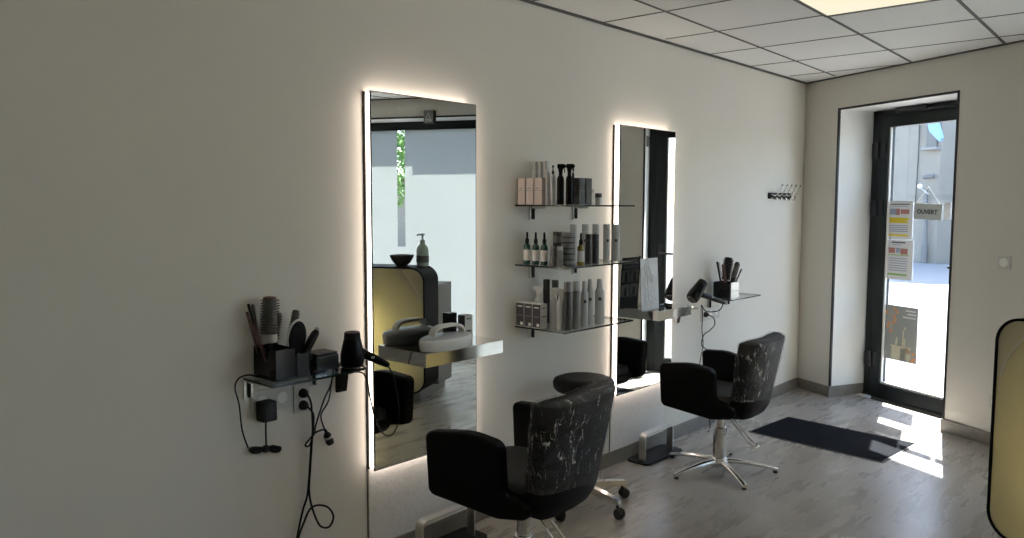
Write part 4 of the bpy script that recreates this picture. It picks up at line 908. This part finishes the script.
# ------------------------------------------------------------------ salon chairs
def salon_chair(lab, loc, rz, lift=0.0):
    o = thing('salon_chair', lab, 'chair', loc, rz, 'hydraulic salon chairs'); UP = Matrix.Translation((0, 0, lift))
    # tub: pan + two flared arms with a deep rounded notch before the back
    b = MB()
    pan = []
    for z, x0, x1, hw, e in ((.346, -.06, .09, .13, 3), (.354, -.13, .12, .18, 4), (.378, -.19, .15, .205, 5), (.410, -.212, .17, .215, 5.5), (.44, -.212, .18, .216, 5.5)):
        pan.append([(p[0], p[1], z) for p in rrect((x0+x1)/2, 0, (x1-x0)/2, hw, e, 48)])
    b.loft(pan, 'leather')
    prof = fillet([(-.226, .402, .035), (-.240, .636, .028), (-.07, .652, .30), (.054, .624, .045), (.064, .446, .045), (.125, .440, .02), (.190, .425, .03), (.160, .366, .03), (.05, .350, .1)], 8)
    for sg_ in (-1, 1):
        t = bmesh.new(); th = .062
        A = [t.verts.new((x, -th/2, z)) for x, z in prof]; Bv = [t.verts.new((x, th/2, z)) for x, z in prof]
        t.faces.new(A[::-1]); t.faces.new(Bv)
        for k in range(len(prof)): t.faces.new((A[k], A[(k+1) % len(prof)], Bv[(k+1) % len(prof)], Bv[k]))
        bmesh.ops.recalc_face_normals(t, faces=t.faces[:])
        es = [e for e in t.edges if (e.verts[0] in A) == (e.verts[1] in A)]
        bmesh.ops.bevel(t, geom=es, offset=.016, segments=4, profile=.5, affect='EDGES')
        for v in t.verts:
            q = max(0, .10-v.co.x)
            v.co.y = sg_*(v.co.y+.195+.22*q)
        b._take(t, 'leather')
    bmesh.ops.recalc_face_normals(b.bm, faces=b.bm.faces[:])
    b.obj('shell', o, mtx=UP)
    b = MB(); rings = []
    for z, k in ((.43, .97), (.445, 1.0), (.462, 1.0), (.474, .97), (.480, .88), (.482, .6)):
        rings.append([(p[0], p[1], z+.006*(abs(p[0])/.2)) for p in rrect(-.02, 0, .185*k, .190*k, 5, 44)])
    b.loft(rings, 'seat'); b.obj('seat_cushion', o, 'worn charcoal seat cushion', UP)
    def back(grow, z0, z1, n_, jit=0.0):
        rs = []
        for i in range(n_):
            u = i/(n_-1); z = z0+(z1-z0)*u
            f = (z-.37)/.43; cx = .178+.078*f; hx = .052+.006*f; hy = .192+.032*f
            ed = max(0, (z-(.800-.028+grow))/.028)
            k = math.sqrt(max(0.0, 1-min(1, ed)**2.6)); hxx = max(.004, hx*(.45+.55*k))+grow; hyy = hy*(.90+.10*k)+grow
            if z < .40: q = max(0, (.40-z)/.045); hxx -= .018*q; hyy -= .03*q
            ring = []
            for p in rrect(0, 0, hxx, hyy, 5.0, 72 if grow else 44):
                cv = -.035*(p[1]/.22)**2+.010
                v = Vector((cx+p[0]+cv, p[1], z))
                if jit:
                    w = noise.noise(v*11)+.6*noise.noise(v*27+Vector((3, 1, 2)))
                    rid = 1-abs(noise.noise(v*14+Vector((7, 7, 1))))*2
                    d = Vector((p[0], p[1]*.35, 0)).normalized()
                    v += d*(jit*(.55*w+.9*max(0, rid)**3)); v.z += jit*.4*noise.noise(v*18)
                ring.append(tuple(v))
            rs.append(ring)
        return rs
    b = MB(); b.loft(back(0, .362, .800, 30), 'leather'); b.obj('backrest', o, mtx=UP)
    b = MB(); rs = back(.0035, .455, .8035, 60, .006)
    t_ = []
    for i, r_ in enumerate(rs): t_.append([(x, y, z+(.030*noise.noise(Vector((y*9, x*3, 1)))-.045*(y/.24) if i == 0 else (.5*(.03*noise.noise(Vector((y*9, x*3, 1)))-.045*(y/.24)) if i == 1 else 0))) for x, y, z in r_])
    b.loft(t_, 'wrap', cap=False); top = rs[-1]
    b.loft([top, [(x*.5+.5*.258, y*.97, z+.001) for x, y, z in top]], 'wrap', cap=False)
    b.obj('plastic_cover', o, 'crinkled clear plastic cover over the backrest', UP)
    b = MB(); b.lathe([(.075, .335), (.08, .340), (.08, .350), (.05, .362)], 'matte', 24); b.obj('seat_plate', o, mtx=UP)
    b = MB(); b.lathe([(.036, .065), (.0375, .07), (.0375, .25), (.034, .255), (.027, .256), (.027, .34+lift)], 'chrome', 28); b.obj('pump_column', o)
    b = MB(); b.lathe([(.020, .028), (.045, .034), (.052, .055), (.044, .074), (.038, .080)], 'chrome', 28); b.obj('hub', o)
    for k in range(5):
        a = math.radians(34+72*k)-rz; c, s_ = math.cos(a), math.sin(a)
        m_ = Matrix.Rotation(a, 4, 'Z'); rings = []
        for u in range(13):
            f = u/12; x = .030+.295*f; zz = .060-.040*f**1.8; hw = .0185-.004*f; hh = .012-.003*f
            rings.append([(x, hw*cy_, zz+hh*cz_) for cy_, cz_ in ((-1, -.8), (-1, .2), (-.6, .9), (0, 1.15), (.6, .9), (1, .2), (1, -.8))])
        b = MB(); b.loft(rings, 'chrome', mtx=m_); lg = b.obj('leg', o, ang=.9)
        b = MB(); b.lathe([(.013, 0), (.014, .004), (.012, .012)], 'rubber', 14, c=(.312, 0, 0), mtx=m_); b.obj('foot', lg)
    b = MB()      # foot lever: U-shaped rod
    a = math.radians(20)-rz
    for sg_ in (-1, 1): b.tube([(.02, .030*sg_, .33), (.05, .034*sg_, .318), (.16, .036*sg_, .19), (.19, .036*sg_, .168), (.205, .036*sg_, .168)], .0055, 'chrome', 8, mtx=Matrix.Rotation(a, 4, 'Z'))
    b.tube([(.205, -.036, .168), (.212, -.030, .169), (.214, 0, .170), (.212, .030, .169), (.205, .036, .168)], .0065, 'chrome', 8, mtx=Matrix.Rotation(a, 4, 'Z'))
    b.tube([(-.05, -.015, .325), (-.035, 0, .30), (.0, 0, .325)], .010, 'matte', 8, mtx=Matrix.Rotation(a, 4, 'Z'))
    b.obj('pump_lever', o, mtx=UP)
    return o
salon_chair('nearer black salon chair with plastic-wrapped backrest, in front of the nearer mirror', (.655, 2.20, 0), math.radians(5.5), .048)
salon_chair('farther black salon chair with plastic-wrapped backrest, showing its whole chrome star base', (.511, 4.064, 0), math.radians(3), 0.0)

# footrests: chrome hoop on a black base plate
def footrest(y0, lab):
    o = thing('footrest', lab, 'footrest', (.112, y0, 0), 0, 'footrests')
    b = MB(); b.prism(fillet([(-.09, -.20, .03), (.066, -.20, .03), (.066, .21, .03), (-.09, .21, .03)]), 0, .012, 'matte', 'z', .003); b.obj('base_plate', o)
    b = MB(); path = [(-.155, .012)]+[(-.155+.03*(1-math.cos(a)), .135+.03*math.sin(a)) for a in [PI/2*k/6 for k in range(7)]]+[(.155-.03*(1-math.cos(a)), .135+.03*math.sin(a)) for a in [PI/2*(6-k)/6 for k in range(7)]]+[(.155, .012)]
    rings = []
    for i, (y, z) in enumerate(path):
        p0 = Vector(path[max(i-1, 0)]); p1 = Vector(path[min(i+1, len(path)-1)]); d = (p1-p0).normalized(); n_ = Vector((-d.y, d.x))*.0045
        rings.append([(-.022, y+n_.x, z+n_.y), (.022, y+n_.x, z+n_.y), (.022, y-n_.x, z-n_.y), (-.022, y-n_.x, z-n_.y)])
    b.loft(rings, 'brushed'); b.obj('hoop', o, 'brushed steel hoop')
    return o
footrest(4.035, 'chrome hoop footrest on a black plate below the farther mirror')
footrest(2.30, 'chrome hoop footrest on a black plate below the nearer mirror')

# rolling stool behind the nearer chair
st = thing('rolling_stool', 'black round rolling stool with castors behind the nearer salon chair', 'stool', (.245, 3.12, 0))
b = MB(); b.lathe([(.026, .085), (.028, .09), (.028, .30), (.016, .305), (.016, .575)], 'chrome', 20); b.obj('column', st)
b = MB(); b.lathe([(.03, .078), (.042, .082), (.042, .118), (.03, .125)], 'chrome', 20); b.obj('hub', st)
for k in range(5):
    a = math.radians(-6.5+72*k); m_ = Matrix.Rotation(a, 4, 'Z')
    b = MB(); b.loft([[(x, -hw, z0), (x, -hw, z1), (x, hw, z1), (x, hw, z0)] for x, hw, z0, z1 in ((.025, .016, .080, .115), (.15, .015, .072, .104), (.242, .014, .066, .093), (.246, .013, .067, .092))], 'chrome', mtx=m_); lg = b.obj('leg', st)
    b = MB(); b.tube([(.232, 0, .075), (.232, 0, .045)], .007, 'rubber', 10, mtx=m_)
    for sg_ in (-1, 1): b.lathe([(.020, 0), (.0245, .003), (.0245, .013), (.018, .016)], 'rubber', 20, mtx=m_ @ Matrix.Translation((.245, sg_*.012-.008, .0246)) @ Matrix.Rotation(-PI/2, 4, 'X'))
    b.sphere((.242, 0, .038), .021, 'rubber', (1, .95, .75), 2, mtx=m_); b.obj('castor', lg)
b = MB(); b.loft([[(p[0], p[1], z) for p in rrect(0, 0, r_, r_, 2.0, 36)] for z, r_ in ((.585, .12), (.590, .140), (.605, .152), (.630, .155), (.645, .148), (.654, .125), (.657, .09))], 'leather'); b.obj('seat', st)
b = MB(); b.lathe([(.06, .572), (.07, .576), (.07, .586), (.05, .588)], 'matte', 20); b.obj('seat_plate', st)

# door mat
mt = thing('door_mat', 'dark navy door mat on the floor inside the entrance, half in sunlight', 'mat', (.752, 5.135, 0), math.radians(-4.5))
b = MB(); b.box((-.44, -.275, 0), (.44, .275, .004), 'matedge', .001); b.obj('rubber_backing', mt)
b = MB(); b.box((-.425, -.260, .004), (.425, .260, .0085), 'mat', .001); b.obj('pile', mt)

# ------------------------------------------------------------------ reception desk (parallel to the street wall)
DM = FAR.to_3x3().to_4x4()
DS, DN = 2.81, -1.493
dk = thing('reception_desk', 'black rounded reception desk with a glowing yellow front panel at the right edge', 'desk', FP(DS, DN, 0))
DW, DZ0, DZ1, DD = 1.35, .095, 1.05, .275
outer = fillet([(0, DZ0, .11), (DW, DZ0, .11), (DW, DZ1, .11), (0, DZ1, .11)], 10)
tk = .011
inner = fillet([(tk, DZ0+tk, .10), (DW-tk, DZ0+tk, .10), (DW-tk, DZ1-tk, .10), (tk, DZ1-tk, .10)], 10)
t = bmesh.new(); V = {}
for key, poly, y in (('of', outer, 0), ('if', inner, 0), ('ob', outer, DD), ('ib', inner, DD)): V[key] = [t.verts.new((p[0], y, p[1])) for p in poly]
n_ = len(outer)
for k in range(n_):
    j = (k+1) % n_
    t.faces.new((V['of'][k], V['of'][j], V['if'][j], V['if'][k])); t.faces.new((V['ob'][k], V['ib'][k], V['ib'][j], V['ob'][j]))
    t.faces.new((V['of'][k], V['ob'][k], V['ob'][j], V['of'][j])); t.faces.new((V['if'][k], V['if'][j], V['ib'][j], V['ib'][k]))
bmesh.ops.recalc_face_normals(t, faces=t.faces[:])
b = MB(); b._take(t, 'desk', DM); b.obj('rounded_shell', dk, 'black lacquer shell')
b = MB(); b.prism(inner, .006, .012, 'glowpanel', 'y', mtx=DM); b.obj('front_panel', dk, 'yellow glowing front panel')
b = MB(); b.prism(inner, DD-.012, DD-.004, 'deskgrey', 'y', mtx=DM); b.obj('back_panel', dk)
b = MB(); b.box((.0, DD, DZ0+.02), (DW-.1, .56, .90), 'deskgrey', .004, mtx=DM); b.obj('counter_body', dk)
b = MB(); b.box((.11, .17, 0), (DW-.11, .69, DZ0), 'plinth', .003, mtx=DM); b.obj('plinth', dk)
b = MB(); b.tube([DM @ Vector(p) for p in ((.165, -.004, 1.030), (.158, -.006, 1.01), (.112, -.006, .951), (.067, -.006, .885), (.043, -.006, .824), (.037, -.004, .80))], .0045, 'thinwhite', 8, smooth=6); b.obj('lead', dk, 'thin white curved line across the top corner of the panel')  # thin white curved line over the panel's top corner
bw = thing('bowl', 'dark stoneware bowl on top of the reception desk, seen in the nearer mirror', 'bowl', FP(3.055, -1.35, DZ1+.0005))
b = MB(); b.lathe([(.030, 0), (.034, .003), (.052, .022), (.068, .050), (.072, .062), (.070, .064), (.066, .060), (.050, .026), (.030, .010), (0, .008)], 'bowl', 36); b.obj('bowl_body', bw, mtx=Matrix.Scale(1.3, 4))
b = MB(); b.lathe([(0.0, .012), (.035, .0135), (.045, .020), (.03, .026), (0, .027)], 'matte', 24); b.obj('contents', bw, mtx=Matrix.Scale(1.3, 4))
sp = thing('soap_dispenser', 'sage green pump bottle on top of the reception desk, seen in the nearer mirror', 'bottle', FP(2.915, -1.275, DZ1-.004))
b = MB(); b.loft([[(p[0], p[1], z_) for p in rrect(0, 0, hx, hy, 2.6, 28)] for z_, hx, hy in ((0, .034, .026), (.004, .037, .028), (.07, .038, .029), (.10, .034, .027), (.115, .026, .022), (.122, .014, .014), (.132, .012, .012))], 'soap'); b.obj('body', sp, mtx=Matrix.Scale(1.36, 4))
b = MB(); b.lathe([(.014, .130), (.014, .146), (.006, .150), (.005, .172), (.012, .174), (.013, .182), (.004, .185)], 'soap', 16); b.tube([(0, 0, .178), (.03, -.008, .179), (.038, -.010, .170)], .0042, 'soap', 8); b.obj('pump', sp, mtx=Matrix.Scale(1.36, 4))
b = MB(); b.loft([[(p[0], p[1], z_) for p in rrect(0, 0, .0385, .0294, 2.6, 28)] for z_ in (.022, .060)], 'pipe', cap=False); b.obj('label', sp, mtx=Matrix.Scale(1.36, 4))

# ------------------------------------------------------------------ ceiling light panels
def panel(i, j, lab):
    x0, y0 = a1+.6*(i-1), c3+.6*(j-3); cx, cy = GP(x0+.3, y0+.3)
    o = thing('ceiling_light', lab, 'ceiling light', (cx, cy, H-.012), math.atan(g), 'square ceiling light panels')
    b = MB()
    for a in (-1, 1):
        b.box((-.292, a*.286-.008, -.004), (.292, a*.286+.008, .010), 'tbar', .001); b.box((a*.286-.008, -.292, -.004), (a*.286+.008, .292, .010), 'tbar', .001)
    b.obj('frame', o)
    b = MB(); b.box((-.280, -.280, .001), (.280, .280, .006), 'lamp'); b.obj('diffuser', o)
panel(2, 1, 'square cream ceiling light panel above the passage to the door')
for i, j, lb in ((5, 1, 'added unseen square ceiling light panel above the reception desk'), (2, -4, 'added unseen square ceiling light panel behind the viewer, along the mirror wall'),
                 (5, -4, 'added unseen square ceiling light panel behind the viewer, on the window side'), (2, -8, 'added unseen square ceiling light panel at the rear wall of the salon')):
    panel(i, j, lb)  # extra panels out of view, added to light the room

# ------------------------------------------------------------------ light: sun, sky, the lamp in the desk
def lamp(name, kind, energy, col, loc=(0, 0, 0), rot=None, **kw):
    l = bpy.data.lights.new(name, kind); l.energy = energy; l.color = col
    for k, v in kw.items(): setattr(l, k, v)
    o = bpy.data.objects.new(name, l); COL.objects.link(o); o.location = loc
    if rot is not None: o.rotation_euler = rot
    return o
el_ = math.radians(50.0); hd_ = (WX*.824-WN).normalized()
sd = Vector((hd_.x*math.cos(el_), hd_.y*math.cos(el_), -math.sin(el_)))
lamp('sun', 'SUN', 27.0, (1.0, .96, .90), (0, 12, 9), sd.to_track_quat('-Z', 'Y').to_euler(), angle=.0093)
dl = lamp('desk_lamp', 'AREA', 66, (1.0, .92, .66), FP(DS+.60, DN+.22, .48), (FAR.to_3x3() @ Matrix.Rotation(PI/2, 3, 'X')).to_euler(), shape='RECTANGLE', size=.28, size_y=.3)

w = bpy.data.worlds.new('sky'); SC.world = w; w.use_nodes = True; nt = w.node_tree
bg = nt.nodes['Background']; sky = nt.nodes.new('ShaderNodeTexSky')
try:
    sky.sky_type = 'NISHITA'; sky.sun_disc = False; sky.sun_elevation = el_
    az = math.atan2(-sd.x, -sd.y); sky.sun_rotation = az
    sky.air_density = 1.0; sky.dust_density = 1.0
    bg.inputs[1].default_value = .78
except Exception:
    bg.inputs[1].default_value = 1.0
nt.links.new(sky.outputs[0], bg.inputs[0])

# ------------------------------------------------------------------ camera
cam = bpy.data.cameras.new('camera'); co = bpy.data.objects.new('camera', cam); COL.objects.link(co)
cam.sensor_width = 36; cam.lens = 785.08/1024*36; cam.clip_start = .02; cam.clip_end = 200
yaw, pit, rol = .7362, -.0807, .0023
f_ = Vector((-math.sin(yaw)*math.cos(pit), math.cos(yaw)*math.cos(pit), math.sin(pit))); r0_ = Vector((math.cos(yaw), math.sin(yaw), 0)); u0_ = r0_.cross(f_)
r_ = math.cos(rol)*r0_+math.sin(rol)*u0_; u_ = -math.sin(rol)*r0_+math.cos(rol)*u0_
mw = Matrix((r_, u_, -f_)).transposed().to_4x4(); mw.translation = (2.5846, 0, 1.5123); co.matrix_world = mw
SC.camera = co

vs = SC.view_settings
SC.display_settings.display_device = 'sRGB'
vs.view_transform = 'Standard'; vs.look = 'None'; vs.gamma = 1; vs.use_curve_mapping = False
vs.exposure = 0.60
cy = SC.cycles
cy.use_denoising = True
cy.max_bounces = 14; cy.diffuse_bounces = 6; cy.glossy_bounces = 6; cy.transmission_bounces = 8; cy.transparent_max_bounces = 24
cy.sample_clamp_indirect = 6.0; cy.caustics_reflective = False; cy.caustics_refractive = False
